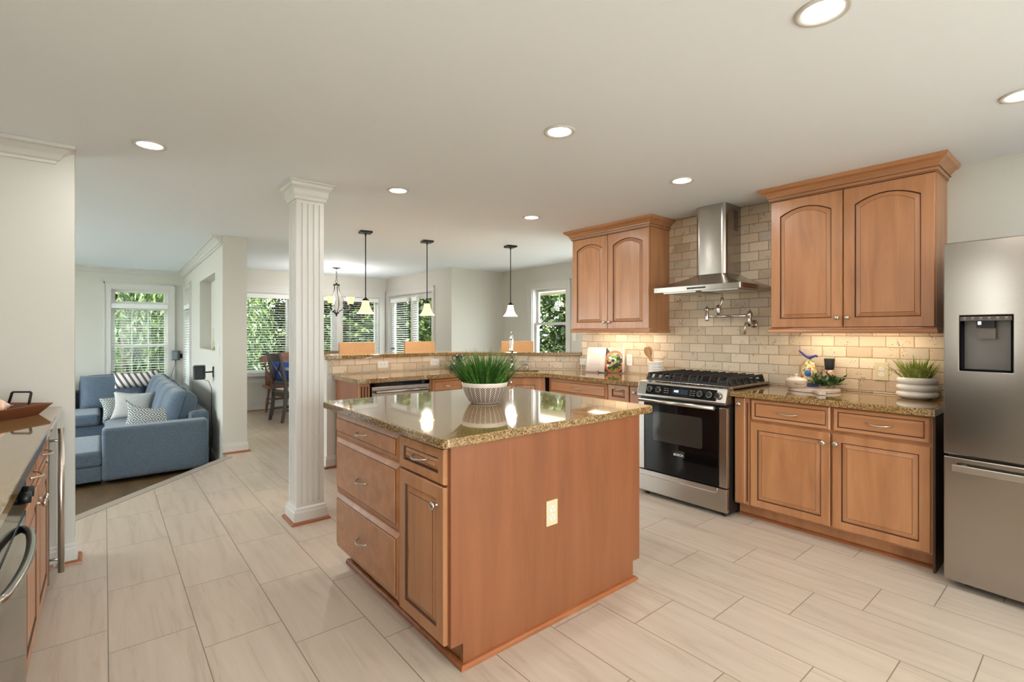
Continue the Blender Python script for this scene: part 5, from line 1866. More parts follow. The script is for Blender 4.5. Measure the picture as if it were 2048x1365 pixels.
cp = thing('coffee_pot', 'black kettle shaped pot with two loop handles on the sink counter behind the plant', 'pot', (3.06, 4.66, CT), R(-10))
bm = bmesh.new(); lathe(bm, [(0.001, 0.0), (0.085, 0.0), (0.092, 0.015), (0.088, 0.05), (0.062, 0.082), (0.040, 0.092), (0.001, 0.094)], 24)
new_obj('base', bm, 'black_plastic', cp)
bm = bmesh.new(); lathe(bm, [(0.030, 0.09), (0.034, 0.11), (0.042, 0.155), (0.040, 0.168), (0.012, 0.172), (0.001, 0.172)], 20, (0.02, 0, 0))
new_obj('body', bm, 'black_plastic', cp)
for s_ in (-1, 1):
    bm = bmesh.new()
    tube(bm, [(0.02 + s_ * 0.038, 0, 0.158), (0.02 + s_ * 0.075, 0, 0.158), (0.02 + s_ * 0.082, 0, 0.15), (0.02 + s_ * 0.078, 0, 0.115), (0.02 + s_ * 0.068, 0, 0.108), (0.02 + s_ * 0.036, 0, 0.112)], 0.005, 8)
    new_obj('handle', bm, 'black_plastic', cp)

# ------------------------------------------------------------------ recessed ceiling lights
first = None
spots_ = [((1.825, 0.598), 'large recessed ceiling light above the near side of the island, nearest the camera'),
          ((1.853, 1.846), 'recessed ceiling light straight above the near edge of the island'),
          ((3.113, 1.897), 'recessed ceiling light in front of the range hood'),
          ((1.694, 3.387), 'recessed ceiling light just right of the fluted column cap'),
          ((3.045, 3.398), 'recessed ceiling light in front of the left wall cabinet'),
          ((0.198, 3.459), 'recessed ceiling light near the left wall end with the crown moulding'),
          ((3.160, 0.236), 'recessed ceiling light cut by the right edge of the picture'),
          ((0.35, 1.15), None), ((-0.45, 0.9), None), ((0.4, -0.6), None)]  # these three are added out of view to brighten the left side
for i, ((x, y), lab) in enumerate(spots_):
    if lab is None:
        lab = 'added recessed ceiling light out of view near the camera'
    if first is None:
        t = thing('recessed_light', lab, 'ceiling light', (x, y, CEIL), 0, 'recessed ceiling lights')
        bm = bmesh.new(); lathe(bm, [(0.060, -0.0005), (0.062, -0.005), (0.074, -0.008), (0.082, -0.006), (0.083, -0.0005)], 32)
        new_obj('trim_ring', bm, 'trim', t)
        bm = bmesh.new(); lathe(bm, [(0.061, -0.003), (0.03, -0.0045), (0.001, -0.005)], 32)
        new_obj('lens', bm, 'lamp_lens', t)
        first = t
    else:
        t = dup(first, (x, y, CEIL), 0, lab, 'recessed ceiling lights')
for i, ((x, y), lab) in enumerate(spots_):
    light('downlight_lamp', 'AREA', (x, y, CEIL - 0.012), DOWNLIGHT_W, (1.0, 0.98, 0.955), None, 0.12)

# ------------------------------------------------------------------ pendants
def pendant(loc, label, shade):
    t = thing('pendant_lamp', label, 'pendant lamp', (loc[0], loc[1], CEIL), R(-12), 'bell shade pendants over the bar')
    new_obj('canopy', B(-0.062, 0.062, -0.062, 0.062, -0.022, -0.001), 'black_metal', t, bevel=0.003)
    bm = bmesh.new(); tube(bm, [(0, 0, -0.02), (0, 0, -0.70)], 0.0055, 8)
    lathe(bm, [(0.009, -0.022), (0.009, -0.05)], 10)
    new_obj('rod', bm, 'black_metal', t)
    bm = bmesh.new(); lathe(bm, [(0.006, -0.695), (0.012, -0.705), (0.034, -0.722), (0.036, -0.732), (0.001, -0.733)], 20)
    new_obj('socket_cap', bm, 'black_metal', t)
    bm = bmesh.new()
    lathe(bm, [(0.034, -0.730), (0.036, -0.750), (0.042, -0.785), (0.056, -0.825), (0.076, -0.855), (0.092, -0.868), (0.090, -0.868), (0.074, -0.853), (0.053, -0.823), (0.039, -0.785), (0.033, -0.750)], 40,
          wob=lambda a, z: 1 + (0.05 * min(1, max(0, (-z - 0.74) / 0.12))) * math.cos(4 * a))
    new_obj('glass_shade', bm, shade, t)
    bm = bmesh.new(); lathe(bm, [(0.001, -0.76), (0.018, -0.775), (0.026, -0.80), (0.018, -0.825), (0.001, -0.832)], 14)
    new_obj('bulb', bm, 'bulb', t)
    light('pendant_glow', 'POINT', (0, 0, -0.846), PENDANT_W, (1.0, 0.95, 0.88), t, radius=0.065)
    return t
pendant((2.121, 4.987), 'leftmost bell shade pendant over the bar, its amber glass nearest the chandelier', 'amber_shade')
pendant((2.894, 5.051), 'middle bell shade pendant over the bar in front of the patio door blind', 'amber_shade')
pendant((3.855, 4.689), 'whitest bell shade pendant over the bar, left of the nook window', 'white_shade')

# ------------------------------------------------------------------ chandelier
ch = thing('chandelier', 'dark bronze five arm chandelier with upturned glass cups over the dining table', 'chandelier', (2.96, 8.138, 0), 0)
bm = bmesh.new(); lathe(bm, [(0.001, 2.385), (0.012, 2.386), (0.05, 2.398), (0.068, 2.404), (0.070, CEIL - 0.001), (0.001, CEIL - 0.001)], 24)
new_obj('canopy', bm, 'bronze', ch)
bm = bmesh.new()
z = 2.385
for k in range(5):
    r_ = 0.012; h_ = 0.021
    pts = [((r_ * math.cos(a) if k % 2 == 0 else 0), (0 if k % 2 == 0 else r_ * math.cos(a)), z - h_ + h_ * math.sin(a)) for a in [2 * PI * i / 12 for i in range(13)]]
    tube(bm, pts, 0.0028, 6, cap=False)
    z -= 0.035
pts = [(0.020 * math.cos(a), 0, 2.183 + 0.024 * math.sin(a)) for a in [2 * PI * i / 14 for i in range(15)]]
tube(bm, pts, 0.0035, 6, cap=False)
new_obj('chain', bm, 'bronze', ch)
bm = bmesh.new(); lathe(bm, [(0.001, 2.165), (0.008, 2.163), (0.016, 2.145), (0.052, 2.135), (0.054, 2.125), (0.048, 2.118), (0.048, 2.106), (0.001, 2.105)], 20)
lathe(bm, [(0.001, 1.600), (0.010, 1.612), (0.018, 1.630), (0.010, 1.642), (0.034, 1.652), (0.044, 1.664), (0.020, 1.674), (0.001, 1.680)], 20)
new_obj('hub', bm, 'bronze', ch)
rnd = random.Random(2)
for k in range(5):
    a0 = R(15 + 72 * k)
    bm = bmesh.new()
    P2 = lambda r_, z_, a: (r_ * math.cos(a), r_ * math.sin(a), z_)
    tube(bm, [P2(0.036, 2.110, a0 + 0.6), P2(0.040, 2.04, a0 + 0.6), P2(0.062, 1.96, a0 + 0.6), P2(0.105, 1.89, a0 + 0.6), P2(0.128, 1.83, a0 + 0.6), P2(0.120, 1.775, a0 + 0.6), P2(0.08, 1.715, a0 + 0.6), P2(0.03, 1.672, a0 + 0.6)], 0.0055, 8)
    new_obj('cage_rib', bm, 'bronze', ch)
    bm = bmesh.new()
    tube(bm, [P2(0.03, 1.665, a0), P2(0.07, 1.700, a0), P2(0.11, 1.722, a0), P2(0.155, 1.700, a0), P2(0.205, 1.680, a0), P2(0.255, 1.700, a0), P2(0.275, 1.745, a0), P2(0.275, 1.785, a0)], 0.006, 8)
    lathe(bm, [(0.008, 1.780), (0.036, 1.795), (0.040, 1.803), (0.001, 1.804)], 16, (0.275 * math.cos(a0), 0.275 * math.sin(a0), 0))
    am = new_obj('arm', bm, 'bronze', ch)
    bm = bmesh.new()
    lathe(bm, [(0.030, 1.802), (0.044, 1.822), (0.052, 1.86), (0.056, 1.895), (0.066, 1.918), (0.063, 1.918), (0.053, 1.895), (0.048, 1.86), (0.028, 1.806)], 24, (0.275 * math.cos(a0), 0.275 * math.sin(a0), 0))
    new_obj('glass_cup', bm, 'amber_shade', am)
light('chandelier_glow', 'POINT', (0, 0, 1.95), 30, (1.0, 0.96, 0.90), ch, radius=0.12)

# ------------------------------------------------------------------ bar stools
def stool(loc, rz, label):
    t = thing('bar_stool', label, 'bar stool', loc, rz, 'woven bar stools behind the bar')
    bm = bmesh.new()
    n = 12
    F_, K_ = [], []
    for i in range(n + 1):
        x = -0.215 + 0.43 * i / n
        c = 0.035 * (1 - (x / 0.215) ** 2)
        e = 0.012 * (abs(x) / 0.215) ** 4
        zt = 1.235 - 0.010 * math.cos(PI * x / 0.43) - e
        F_.append([bm.verts.new((x, c - 0.002 * 0, z)) for z in (0.70, 0.95, zt)])
        K_.append([bm.verts.new((x, c + 0.035, z)) for z in (0.70, 0.95, zt)])
    for i in range(n):
        for k in range(2):
            bm.faces.new((F_[i][k], F_[i + 1][k], F_[i + 1][k + 1], F_[i][k + 1]))
            bm.faces.new((K_[i][k], K_[i][k + 1], K_[i + 1][k + 1], K_[i + 1][k]))
        bm.faces.new((F_[i][2], F_[i + 1][2], K_[i + 1][2], K_[i][2])); bm.faces.new((F_[i][0], K_[i][0], K_[i + 1][0], F_[i + 1][0]))
    for i in (0, n):
        for k in range(2):
            bm.faces.new((F_[i][k], F_[i][k + 1], K_[i][k + 1], K_[i][k]))
    new_obj('woven_back', bm, 'wicker', t, bevel=0.008)
    new_obj('woven_seat', B(-0.22, 0.22, -0.42, 0.03, 0.66, 0.72), 'wicker', t, bevel=0.015)
    for sx in (-1, 1):
        for y in (-0.38, 0.02):
            bm = bmesh.new(); box(bm, sx * 0.195 - 0.02, sx * 0.195 + 0.02, y - 0.02, y + 0.02, 0, 0.66)
            new_obj('leg', bm, 'espresso', t)
    bm = bmesh.new()
    for y in (-0.38, 0.02):
        box(bm, -0.175, 0.175, y - 0.012, y + 0.012, 0.20, 0.235)
    for sx in (-1, 1):
        box(bm, sx * 0.195 - 0.012, sx * 0.195 + 0.012, -0.36, 0.0, 0.26, 0.295)
    new_obj('stretcher', bm, 'espresso', t)
    return t
stool((2.27, 5.56, 0), 0, 'woven bar stool at the left end of the bar under the leftmost pendant')
stool((3.09, 5.56, 0), 0, 'woven bar stool behind the middle pendant in front of the patio door')
stool((4.26, 5.04, 0), R(-45), 'woven bar stool behind the faucet beside the nook window')

# leaves poking above the bar
lp = thing('low_plant', 'thin arching green leaves just above the bar between the stools', 'plant', (4.05, 5.62, 0), 0)
bm = bmesh.new(); lathe(bm, [(0.001, 0.0), (0.10, 0.0), (0.14, 0.22), (0.13, 0.22), (0.001, 0.2)], 20)
new_obj('pot', bm, 'ceramic', lp)
bm = bmesh.new()
for a, L, ln in ((-0.6, 1.00, 0.10), (0.5, 0.98, 0.12), (-0.2, 1.0, 0.06), (2.4, 0.94, 0.14), (3.4, 0.9, 0.14), (1.4, 0.85, 0.2)):
    blade(bm, (0, 0, 0.2), math.cos(a), math.sin(a), L, ln, 0.014, 0.28, seg=14)
new_obj('leaves', bm, 'herb', lp, normals=False)

# ================================================================== living room
def cushion(w, h, t, n=14, pinch=0.10, sag=0.0, e=2.6):
    """soft pillow: width along x, height along z, thickness along y, centred"""
    bm = bmesh.new()
    g = {}
    for s in (-1, 1):
        for i in range(n + 1):
            for j in range(n + 1):
                u = -1 + 2 * i / n; v = -1 + 2 * j / n
                edge = i in (0, n) or j in (0, n)
                if edge and s == 1:
                    g[s, i, j] = g[-1, i, j]; continue
                k = max(0.0, (1 - abs(u) ** e)) ** 0.5 * max(0.0, (1 - abs(v) ** e)) ** 0.5
                px = u * w / 2 * (1 - pinch * (1 - abs(v) ** 2) * abs(u) ** 3 * 0.6)
                pz = v * h / 2 * (1 - pinch * (1 - abs(u) ** 2) * abs(v) ** 3 * 0.6)
                pz -= sag * (1 - u * u) * (v > 0) * v
                g[s, i, j] = bm.verts.new((px, s * t / 2 * k, pz))
    for s in (-1, 1):
        for i in range(n):
            for j in range(n):
                f = bm.faces.new((g[s, i, j], g[s, i + 1, j], g[s, i + 1, j + 1], g[s, i, j + 1])); f.smooth = True
    return bm

LZ = -0.20
so = thing('sectional_sofa', 'blue grey fabric sectional sofa with a chaise and plump back cushions', 'sofa', (0, 0, LZ), 0)
def sbox(name, x0, x1, y0, y1, z0, z1, b=0.03, parent=so):
    o = new_obj(name, B(x0, x1, y0, y1, z0 - LZ, z1 - LZ), 'sofa', parent, bevel=b)
    o.modifiers['bevel'].segments = 4
    return o
# arm nearest the kitchen
sbox('arm', -0.02, 0.90, 6.40, 6.62, LZ + 0.045, 0.375, 0.035)
sbox('base', 0.02, 0.93, 6.62, 10.28, LZ + 0.05, 0.03, 0.02)
sbox('base', -2.6, 0.02, 9.12, 10.28, LZ + 0.05, 0.03, 0.02)
sbox('back_frame', 0.74, 0.935, 6.62, 10.28, 0.03, 0.44, 0.04)
sbox('back_frame', -2.6, 0.74, 10.08, 10.28, 0.03, 0.44, 0.04)
sbox('base', -1.25, -0.022, 6.43, 7.45, LZ + 0.05, 0.0, 0.02)
sbox('seat_cushion', -1.25, -0.022, 6.42, 7.46, 0.0, 0.155, 0.035)
sbox('seat_cushion', 0.0, 0.66, 6.63, 7.72, 0.03, 0.19, 0.045)
sbox('seat_cushion', 0.0, 0.66, 7.74, 8.96, 0.03, 0.19, 0.045)
sbox('seat_cushion', -0.02, 0.66, 8.98, 9.92, 0.03, 0.19, 0.045)
sbox('seat_cushion', -0.92, -0.05, 9.05, 9.92, 0.03, 0.19, 0.045)
sbox('seat_cushion', -1.85, -0.95, 9.05, 9.92, 0.03, 0.19, 0.045)
def back_cushion(loc, rot, w=0.80, h=0.56, t=0.26):
    bm = cushion(w, h, t, 16, 0.03, e=5)
    o = new_obj('back_cushion', bm, 'sofa', so)
    o.location = (loc[0], loc[1], loc[2] - LZ)
    o.rotation_euler = rot
    b = o.modifiers.new('sub', 'SUBSURF'); b.levels = 1; b.render_levels = 1
    # piping
    pts = []
    for k in range(41):
        a = 2 * PI * k / 40
        cx_ = math.copysign(abs(math.cos(a)) ** 0.28, math.cos(a)); sz_ = math.copysign(abs(math.sin(a)) ** 0.28, math.sin(a))
        pts.append((cx_ * w / 2 * 0.962, 0, sz_ * h / 2 * 0.962))
    bm = bmesh.new(); tube(bm, pts, 0.006, 6, cap=False)
    new_obj('piping', bm, plain('piping_blue', lin(58, 74, 92), 0.9) if 'piping' not in M else M['piping'], o)
M['piping'] = plain('piping_blue', lin(58, 74, 92), 0.9)
for y in (7.02, 7.66, 8.28, 8.90, 9.50):
    back_cushion((0.66, y, 0.42), (R(-16), 0, R(-90)), 0.66, 0.54, 0.31)
for x in (0.12, -0.76, -1.64):
    back_cushion((x, 9.92, 0.42), (R(-12), 0, 0), 0.86, 0.54, 0.26)

def pillow(name_label, mat, loc, rot, w, h, t, cat='pillow', group=None, sag=0.0):
    bm = cushion(w, h, t, 18, 0.28, sag)
    o = new_obj('throw_pillow', bm, mat, smooth=True)
    o.location = loc; o.rotation_euler = rot
    tag(o, name_label, cat, group)
    return o
pillow('plain light grey linen pillow leaning on the sofa seat', 'linen', (0.29, 8.20, 0.375), (R(-12), R(4), R(-12)), 0.46, 0.38, 0.16)
pillow('grey medallion pattern pillow half hidden behind the plain linen pillow', 'medallion', (0.16, 8.45, 0.345), (R(-14), R(-6), R(10)), 0.42, 0.32, 0.14, group='medallion pattern pillows')
pillow('grey medallion pattern pillow slumped over the near sofa arm', 'medallion', (0.43, 6.86, 0.395), (R(-24), R(3), R(-14)), 0.58, 0.40, 0.17, group='medallion pattern pillows', sag=0.09)
bm = cushion(0.60, 0.28, 0.34, 18, 0.12, sag=0.04, e=3)
th_ = new_obj('striped_throw', bm, 'throw', smooth=True)
th_.location = (0.40, 9.82, 0.60); th_.rotation_euler = (R(-10), R(-2), R(-6))
tag(th_, 'grey and white striped throw draped over the corner back cushion', 'throw')

# wall speakers on brackets
def speaker(loc, rz, label, tilt, cable, colr):
    t = thing('wall_speaker', label, 'speaker', loc, rz, 'small wall speakers')
    t.rotation_euler = (R(tilt), 0, rz)
    bm = bmesh.new()
    pts = rrect(-0.060, 0.060, -0.060, 0.060, 0.030, 5)
    prism(bm, pts, -0.080, 0.076)
    new_obj('grille_body', bm, colr, t, bevel=0.004)
    bm = bmesh.new(); prism(bm, rrect(-0.058, 0.058, -0.058, 0.058, 0.030, 5), 0.076, 0.081)
    new_obj('top_plate', bm, 'black_plastic', t)
    bm = bmesh.new(); tube(bm, cable[0], 0.009, 8)
    box(bm, *cable[2])
    new_obj('bracket', bm, 'black_plastic', t)
    bm = bmesh.new(); tube(bm, cable[1], 0.0035, 6)
    new_obj('cable', bm, 'black_plastic', t)
    return t
sv = PF @ Vector((0, 0.70, 0))
speaker((sv.x - 0.145, sv.y, 0.865), R(-16), 'black wall speaker on a bracket beside the niche wall, its cable hanging down', 4,
        ([(0.05, 0, 0.0), (0.09, 0, 0.0), (0.139, 0.03, 0.0)], [(0.03, 0, -0.08), (0.09, 0.02, -0.11), (0.12, 0.03, -0.20), (0.115, 0.03, -0.5), (0.125, 0.03, -0.75), (0.10, 0.02, -1.0)], (0.134, 0.142, 0.01, 0.055, -0.06, 0.06)), plain('speaker_black', lin(34, 36, 40), 0.5))
speaker((0.955, LY - 0.13, 0.935), R(-20), 'grey wall speaker between the double hung window and the room corner', -8,
        ([(0.0, 0.04, 0.0), (0.02, 0.09, 0.0), (0.045, 0.118, 0.0)], [(0.0, 0.0, -0.08), (0.0, 0.02, -0.13), (-0.06, 0.06, -0.30), (-0.09, 0.08, -0.45)], (0.02, 0.07, 0.112, 0.118, -0.04, 0.04)), plain('speaker_grey', lin(92, 96, 102), 0.4, 0.3))

# reed diffuser in the niche
v = PF @ Vector((0.07, 1.18, nz0))
rd = thing('reed_diffuser', 'small glass reed diffuser bottle standing in the wall niche', 'diffuser', v, 0)
bm = bmesh.new(); lathe(bm, [(0.001, 0.001), (0.038, 0.001), (0.040, 0.01), (0.040, 0.065), (0.018, 0.082), (0.016, 0.100), (0.019, 0.102), (0.019, 0.106)], 20)
new_obj('bottle', bm, 'clear', rd, normals=False)
bm = bmesh.new(); lathe(bm, [(0.001, 0.004), (0.036, 0.004), (0.037, 0.036), (0.001, 0.037)], 20)
new_obj('oil', bm, plain('diffuser_oil', lin(206, 196, 140), 0.2), rd)
bm = bmesh.new()
for k in range(7):
    a = k * 0.9
    tube(bm, [(0.008 * math.cos(a), 0.008 * math.sin(a), 0.02), (0.075 * math.cos(a), 0.075 * math.sin(a), 0.26 + 0.01 * (k % 3))], 0.0018, 5)
new_obj('reeds', bm, plain('reed', lin(206, 192, 164), 0.7), rd)

# ================================================================== dining furniture
# spindle bench
bz = 0.46
be = thing('wooden_bench', 'brown spindle back wooden bench with curved arms under the dining window', 'bench', (2.03, 9.02, 0), 0)
bm = bmesh.new(); prism(bm, rrect(0.0, 1.75, -0.44, 0.0, 0.03), bz - 0.035, bz)
new_obj('seat', bm, 'bench_wood', be, bevel=0.006)
for x in (0.10, 1.65):
    for y, dx in ((-0.38, 0.0), (-0.05, -0.0)):
        bm = bmesh.new()
        sx = -0.04 if x < 0.5 else 0.04
        sy = 0.03 if y > -0.2 else -0.02
        tube(bm, [(x + sx, y + sy, 0), (x + sx * 0.8, y + sy * 0.8, 0.08), (x + sx * 0.5, y + sy * 0.5, 0.2), (x + sx * 0.4, y, 0.26), (x, y, 0.38), (x, y, bz - 0.034)], [0.014, 0.020, 0.022, 0.016, 0.024, 0.017], 10)
        new_obj('leg', bm, 'bench_wood', be)
bm = bmesh.new()
for x, s in ((0.085, -0.03), (1.665, 0.03)):
    tube(bm, [(x, -0.385, 0.16), (x, -0.045, 0.16)], 0.011, 8)
tube(bm, [(0.08, -0.385, 0.25), (1.67, -0.385, 0.25)], 0.011, 8)
tube(bm, [(0.08, -0.045, 0.22), (1.67, -0.045, 0.22)], 0.011, 8)
new_obj('stretcher', bm, 'bench_wood', be)
bm = bmesh.new()
n = 24
A, C = [], []
for i in range(n + 1):
    s = i / n; x = -0.03 + 1.81 * s
    e = min(s, 1 - s)
    zt = 0.95 + 0.045 * (1 / (1 + math.exp(-(e - 0.13) * 70))) - (0.035 if e < 0.02 else 0.0)
    A.append([bm.verts.new((x, 0.02 + 0.0, 0.835)), bm.verts.new((x, 0.045, zt))])
    C.append([bm.verts.new((x, 0.042, 0.835)), bm.verts.new((x, 0.067, zt))])
for i in range(n):
    bm.faces.new((A[i][0], A[i + 1][0], A[i + 1][1], A[i][1])); bm.faces.new((C[i][0], C[i][1], C[i + 1][1], C[i + 1][0]))
    bm.faces.new((A[i][1], A[i + 1][1], C[i + 1][1], C[i][1])); bm.faces.new((A[i][0], C[i][0], C[i + 1][0], A[i + 1][0]))
for i in (0, n):
    bm.faces.new((A[i][0], A[i][1], C[i][1], C[i][0]))
new_obj('crest_rail', bm, 'bench_wood', be, bevel=0.005)
for i in range(13):
    x = 0.06 + 1.63 * i / 12
    bm = bmesh.new(); tube(bm, [(x, -0.02, bz - 0.002), (x, -0.002, 0.58), (x, 0.006, 0.64), (x, 0.03, 0.845)], [0.008, 0.014, 0.009, 0.008], 8)
    new_obj('spindle', bm, 'bench_wood', be)
for x in (0.045, 1.705):
    bm = bmesh.new()
    tube(bm, [(x, 0.012, 0.80), (x, -0.05, 0.76), (x, -0.12, 0.690), (x, -0.24, 0.668), (x, -0.34, 0.672), (x, -0.385, 0.655), (x, -0.39, 0.63)], [0.016, 0.017, 0.018, 0.020, 0.024, 0.022, 0.014], 8, flat=1.3)
    for y in (-0.36, -0.27, -0.19, -0.10):
        tube(bm, [(x, y, bz - 0.002), (x, y, 0.55), (x, y, 0.60), (x, y, 0.672)], [0.009, 0.016, 0.010, 0.009], 8)
    new_obj('arm_rest', bm, 'bench_wood', be)
pillow('royal blue pillow propped in the left corner of the wooden bench', 'navy', (2.36, 8.92, 0.665), (R(-14), R(2), R(6)), 0.46, 0.42, 0.17)
pillow('off white pillow lying on the wooden bench right of the blue pillow', 'offwhite', (2.86, 8.88, 0.60), (R(-40), R(0), R(-8)), 0.42, 0.36, 0.15)

# dark cross back dining chair, back towards the kitchen left
def cross_chair(loc, rz, label):
    t = thing('dining_chair', label, 'chair', loc, rz, 'dark cross back dining chairs')
    for s in (-1, 1):
        bm = bmesh.new()
        x = s * 0.205
        pts = [(x, 0.055, 0.0), (x, 0.015, 0.22), (x, 0.0, 0.42), (x, 0.005, 0.60), (x * 0.98, 0.045, 0.82), (x * 0.97, 0.095, 1.04)]
        hwid = [0.021, 0.024, 0.026, 0.024, 0.021, 0.017]
        rings = []
        for (px, py, pz), h_ in zip(pts, hwid):
            rings.append([bm.verts.new((px + dx * 0.016, py + dy * h_, pz)) for dx, dy in ((-1, -1), (1, -1), (1, 1), (-1, 1))])
        for a, c_ in zip(rings, rings[1:]):
            for k in range(4):
                bm.faces.new((a[k], a[(k + 1) % 4], c_[(k + 1) % 4], c_[k]))
        bm.faces.new(rings[0]); bm.faces.new(rings[-1])
        new_obj('back_leg', bm, 'espresso', t, bevel=0.003)
        bm = bmesh.new(); vs = box(bm, x - 0.02, x + 0.02, -0.43, -0.39, 0.0, 0.44)
        new_obj('front_leg', bm, 'espresso', t, bevel=0.003)
    bm = bmesh.new()
    n = 8; A = []
    for i in range(n + 1):
        s = -1 + 2 * i / n
        b_ = 0.020 * (1 - s * s)
        A.append([bm.verts.new((s * 0.192, y + b_, z)) for y, z in ((0.064, 0.905), (0.088, 1.02 + 0.0), (0.105, 1.02), (0.082, 0.905))])
    for i in range(n):
        for k in range(4):
            bm.faces.new((A[i][k], A[i][(k + 1) % 4], A[i + 1][(k + 1) % 4], A[i + 1][k]))
    bm.faces.new(A[0]); bm.faces.new(A[-1])
    new_obj('top_rail', bm, 'espresso', t)
    bm = bmesh.new()
    for s in (-1, 1):
        pts = [(-s * 0.185, 0.012, 0.60), (-s * 0.05, 0.028, 0.73), (0, 0.032, 0.765), (s * 0.09, 0.045, 0.84), (s * 0.17, 0.066, 0.908)]
        tube(bm, [(a, b + 0.006 * s, c_) for a, b, c_ in pts], 0.016, 6, flat=0.55)
    new_obj('cross_brace', bm, 'espresso', t)
    new_obj('lower_rail', B(-0.19, 0.19, -0.012, 0.014, 0.555, 0.60), 'espresso', t, bevel=0.003)
    new_obj('seat', B(-0.225, 0.225, -0.45, 0.02, 0.425, 0.455), 'espresso', t, bevel=0.01)
    bm = bmesh.new()
    box(bm, -0.19, 0.19, -0.42, -0.40, 0.37, 0.425); box(bm, -0.19, 0.19, -0.01, 0.01, 0.37, 0.425)
    for s in (-1, 1):
        box(bm, s * 0.205 - 0.010, s * 0.205 + 0.010, -0.40, -0.01, 0.37, 0.425)
        box(bm, s * 0.205 - 0.010, s * 0.205 + 0.010, -0.40, 0.02, 0.16, 0.185)
    box(bm, -0.195, 0.195, -0.22, -0.20, 0.16, 0.185)
    new_obj('apron', bm, 'espresso', t)
    sc_ = new_obj('seat_pad', B(-0.20, 0.20, -0.43, -0.02, 0.455, 0.478), 'offwhite', t, bevel=0.01)
    return t
cross_chair((2.04, 7.98, 0), R(100), 'dark cross back dining chair with a white seat pad, seen left of the fluted column')
c2 = cross_chair((2.95, 6.98, 0), R(180), 'dark cross back dining chair on the bar side of the dining table, behind the bar')
dt = thing('dining_table', 'dining table with a blue grey top seen between the chair and the column', 'table', (2.93, 8.02, 0), 0)
bm = bmesh.new(); prism(bm, rrect(-0.72, 0.72, -0.50, 0.50, 0.05), 0.735, 0.77)
new_obj('tabletop', bm, plain('tabletop_grey', lin(150, 164, 172), 0.25, Coat_Weight=0.5), dt, bevel=0.005)
new_obj('apron', B(-0.62, 0.62, -0.40, 0.40, 0.665, 0.735), plain('apron_grey', lin(96, 118, 132), 0.5), dt)
for sx in (-1, 1):
    for sy in (-1, 1):
        new_obj('leg', B(sx * 0.60 - 0.035, sx * 0.60 + 0.035, sy * 0.38 - 0.035, sy * 0.38 + 0.035, 0, 0.735), plain('table_leg_grey', lin(96, 118, 132), 0.5) if False else M['white'], dt, bevel=0.004)
jr = thing('glass_jar', 'glass jar with a blue lid standing on the dining table behind the bar', 'jar', (2.92, 7.72, 0.77), 0)
bm = bmesh.new(); lathe(bm, [(0.10, 0.001), (0.10, 0.10), (0.09, 0.17), (0.05, 0.26), (0.045, 0.29)], 24)
new_obj('glass', bm, 'clear', jr, normals=False)
bm = bmesh.new(); lathe(bm, [(0.001, 0.285), (0.060, 0.285), (0.062, 0.33), (0.05, 0.345), (0.001, 0.347)], 24)
new_obj('lid', bm, plain('lid_blue', lin(52, 78, 118), 0.5), jr)

# ================================================================== outdoors
bm = bmesh.new(); box(bm, -26, 30, -22, 40, -0.62, -0.60)
lw = new_obj('ground', bm, 'lawn'); struct(lw)
struct(new_obj('patio', B(-6, 9, -14, -3.3, -0.12, -0.02), painted('bounce_concrete', lin(206, 200, 190), 0.8)))  # unseen pale slab added to bounce daylight up to the ceiling
struct(new_obj('bounce_slab_nook', B(5.7, 10.5, -3.2, 7.2, -0.12, -0.02), painted('bounce_paving', lin(200, 196, 188), 0.8)))  # pale paving added so neutral light bounces into the nook
struct(new_obj('bounce_slab_side', B(-14, -3.5, 2.0, 14, -0.5, -0.4), painted('bounce_stone', lin(206, 200, 190), 0.8)))  # pale slab added outside to bounce light onto the living room ceiling
struct(new_obj('porch_roof', B(6.5, 7.0, 3.6, 9.2, 2.10, 2.28), 'siding'))

def leaf_cluster(seed, R0, H, n, size, droop=False):
    rnd = random.Random(seed)
    bm = bmesh.new()
    lobes = [(rnd.uniform(-0.5, 0.5) * R0, rnd.uniform(-0.5, 0.5) * R0, H * rnd.uniform(0.12, 0.92), rnd.uniform(0.42, 0.72) * R0) for _ in range(15)]
    for i in range(n):
        lx, ly, lz, lr = lobes[i % 15]
        u = rnd.uniform(-1, 1); a = rnd.uniform(0, 2 * PI); q = math.sqrt(1 - u * u); rr = lr * rnd.uniform(0.72, 1.05)
        p = Vector((lx + rr * q * math.cos(a), ly + rr * q * math.sin(a), lz + rr * u * 0.9))
        s = size * rnd.uniform(0.6, 1.4)
        d = Vector((rnd.uniform(-1, 1), rnd.uniform(-1, 1), rnd.uniform(-1, 0.4))).normalized()
        w_ = d.cross(Vector((rnd.uniform(-1, 1), rnd.uniform(-1, 1), rnd.uniform(0.2, 1.5)))).normalized()
        v = [bm.verts.new(p), bm.verts.new(p + d * s * 0.5 + w_ * s * 0.28), bm.verts.new(p + d * s), bm.verts.new(p + d * s * 0.5 - w_ * s * 0.28)]
        bm.faces.new(v)
    return bm
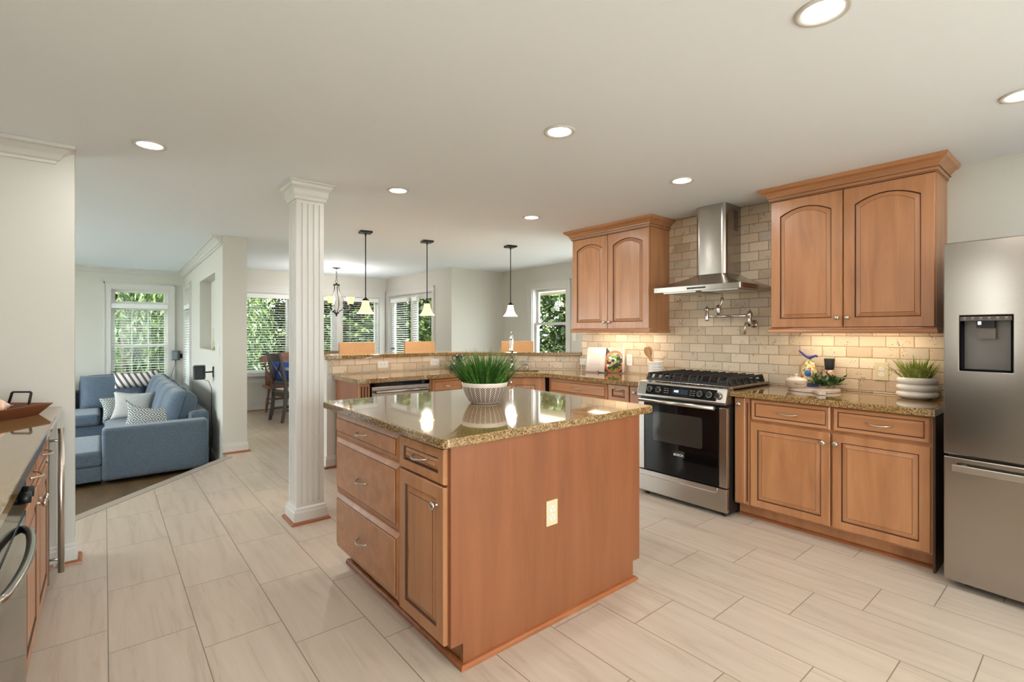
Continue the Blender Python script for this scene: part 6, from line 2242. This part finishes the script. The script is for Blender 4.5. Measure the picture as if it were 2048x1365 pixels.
def willow_cluster(seed, R0, H, strands, size):
    rnd = random.Random(seed)
    bm = bmesh.new()
    for i in range(strands):
        a = rnd.uniform(0, 2 * PI); r0 = R0 * math.sqrt(rnd.uniform(0.1, 1))
        x, y, z = r0 * math.cos(a), r0 * math.sin(a), H * (1.0 - 0.25 * (r0 / R0) ** 2)
        L = H * rnd.uniform(0.45, 0.85)
        dx, dy = rnd.uniform(-0.12, 0.12), rnd.uniform(-0.12, 0.12)
        m_ = int(L / (size * 0.55))
        for k in range(m_):
            s = k / m_
            p = Vector((x + dx * s * 2, y + dy * s * 2, z - L * s))
            d = Vector((rnd.uniform(-0.8, 0.8), rnd.uniform(-0.8, 0.8), -1)).normalized()
            w_ = d.cross(Vector((rnd.uniform(-1, 1), rnd.uniform(-1, 1), 0.1))).normalized()
            ss = size * rnd.uniform(0.8, 1.3)
            bm.faces.new([bm.verts.new(p), bm.verts.new(p + d * ss * 0.5 + w_ * ss * 0.13), bm.verts.new(p + d * ss), bm.verts.new(p + d * ss * 0.5 - w_ * ss * 0.13)])
    return bm
def tree(label, loc, H, crown_bm, mat, group, trunk_r=0.14):
    t = thing('tree', label, 'tree', loc, 0, group)
    new_obj('crown', crown_bm, mat, t, normals=False)
    bm = bmesh.new(); tube(bm, [(0, 0, 0), (0.05, 0.02, H * 0.35), (-0.03, 0.05, H * 0.7), (0.02, 0.0, H * 0.95)], [trunk_r, trunk_r * 0.8, trunk_r * 0.5, trunk_r * 0.2], 10)
    for k in range(5):
        a = k * 1.3
        tube(bm, [(0, 0.02, H * (0.3 + 0.1 * k)), (0.8 * math.cos(a), 0.8 * math.sin(a), H * (0.45 + 0.1 * k))], [trunk_r * 0.4, trunk_r * 0.12], 6)
    new_obj('trunk', bm, 'bark', t)
    return t
GZ = -0.60
TR = 'trees in the garden'
tA = tree('dense leafy tree directly behind the chandelier window', (4.2, 14.2, GZ), 5.2, leaf_cluster(1, 2.2, 5.2, 30000, 0.145), 'leaf', TR)
tB = tree('weeping willow seen through the window behind the wooden bench', (1.9, 12.6, GZ), 4.6, willow_cluster(4, 1.2, 4.6, 190, 0.17), 'willow', TR, 0.10)
hedge_lab = [
    ((0.6, 16.6, GZ), tA, 'dense leafy tree behind the transom window of the living room'),
    ((6.3, 13.6, GZ), tA, 'dense leafy tree behind the leftmost pendant window'),
    ((8.6, 11.6, GZ), tA, 'dense leafy tree beyond the patio door glass'),
    ((9.4, 8.4, GZ), tA, 'sunlit leafy tree filling the left of the nook window'),
    ((9.6, 6.0, GZ), tA, 'sunlit leafy tree filling the right of the nook window'),
    ((-1.6, 15.8, GZ), tA, 'dense leafy tree left of the living room window'),
    ((8.0, 16.6, GZ), tA, 'dense leafy tree far behind the patio door'),
    ((0.3, 13.2, GZ), tB, 'weeping willow hanging outside the living room window')]
for i, (loc, src, lab) in enumerate(hedge_lab):
    c = dup(src, loc, 0.9 * i + 0.5, lab, TR)
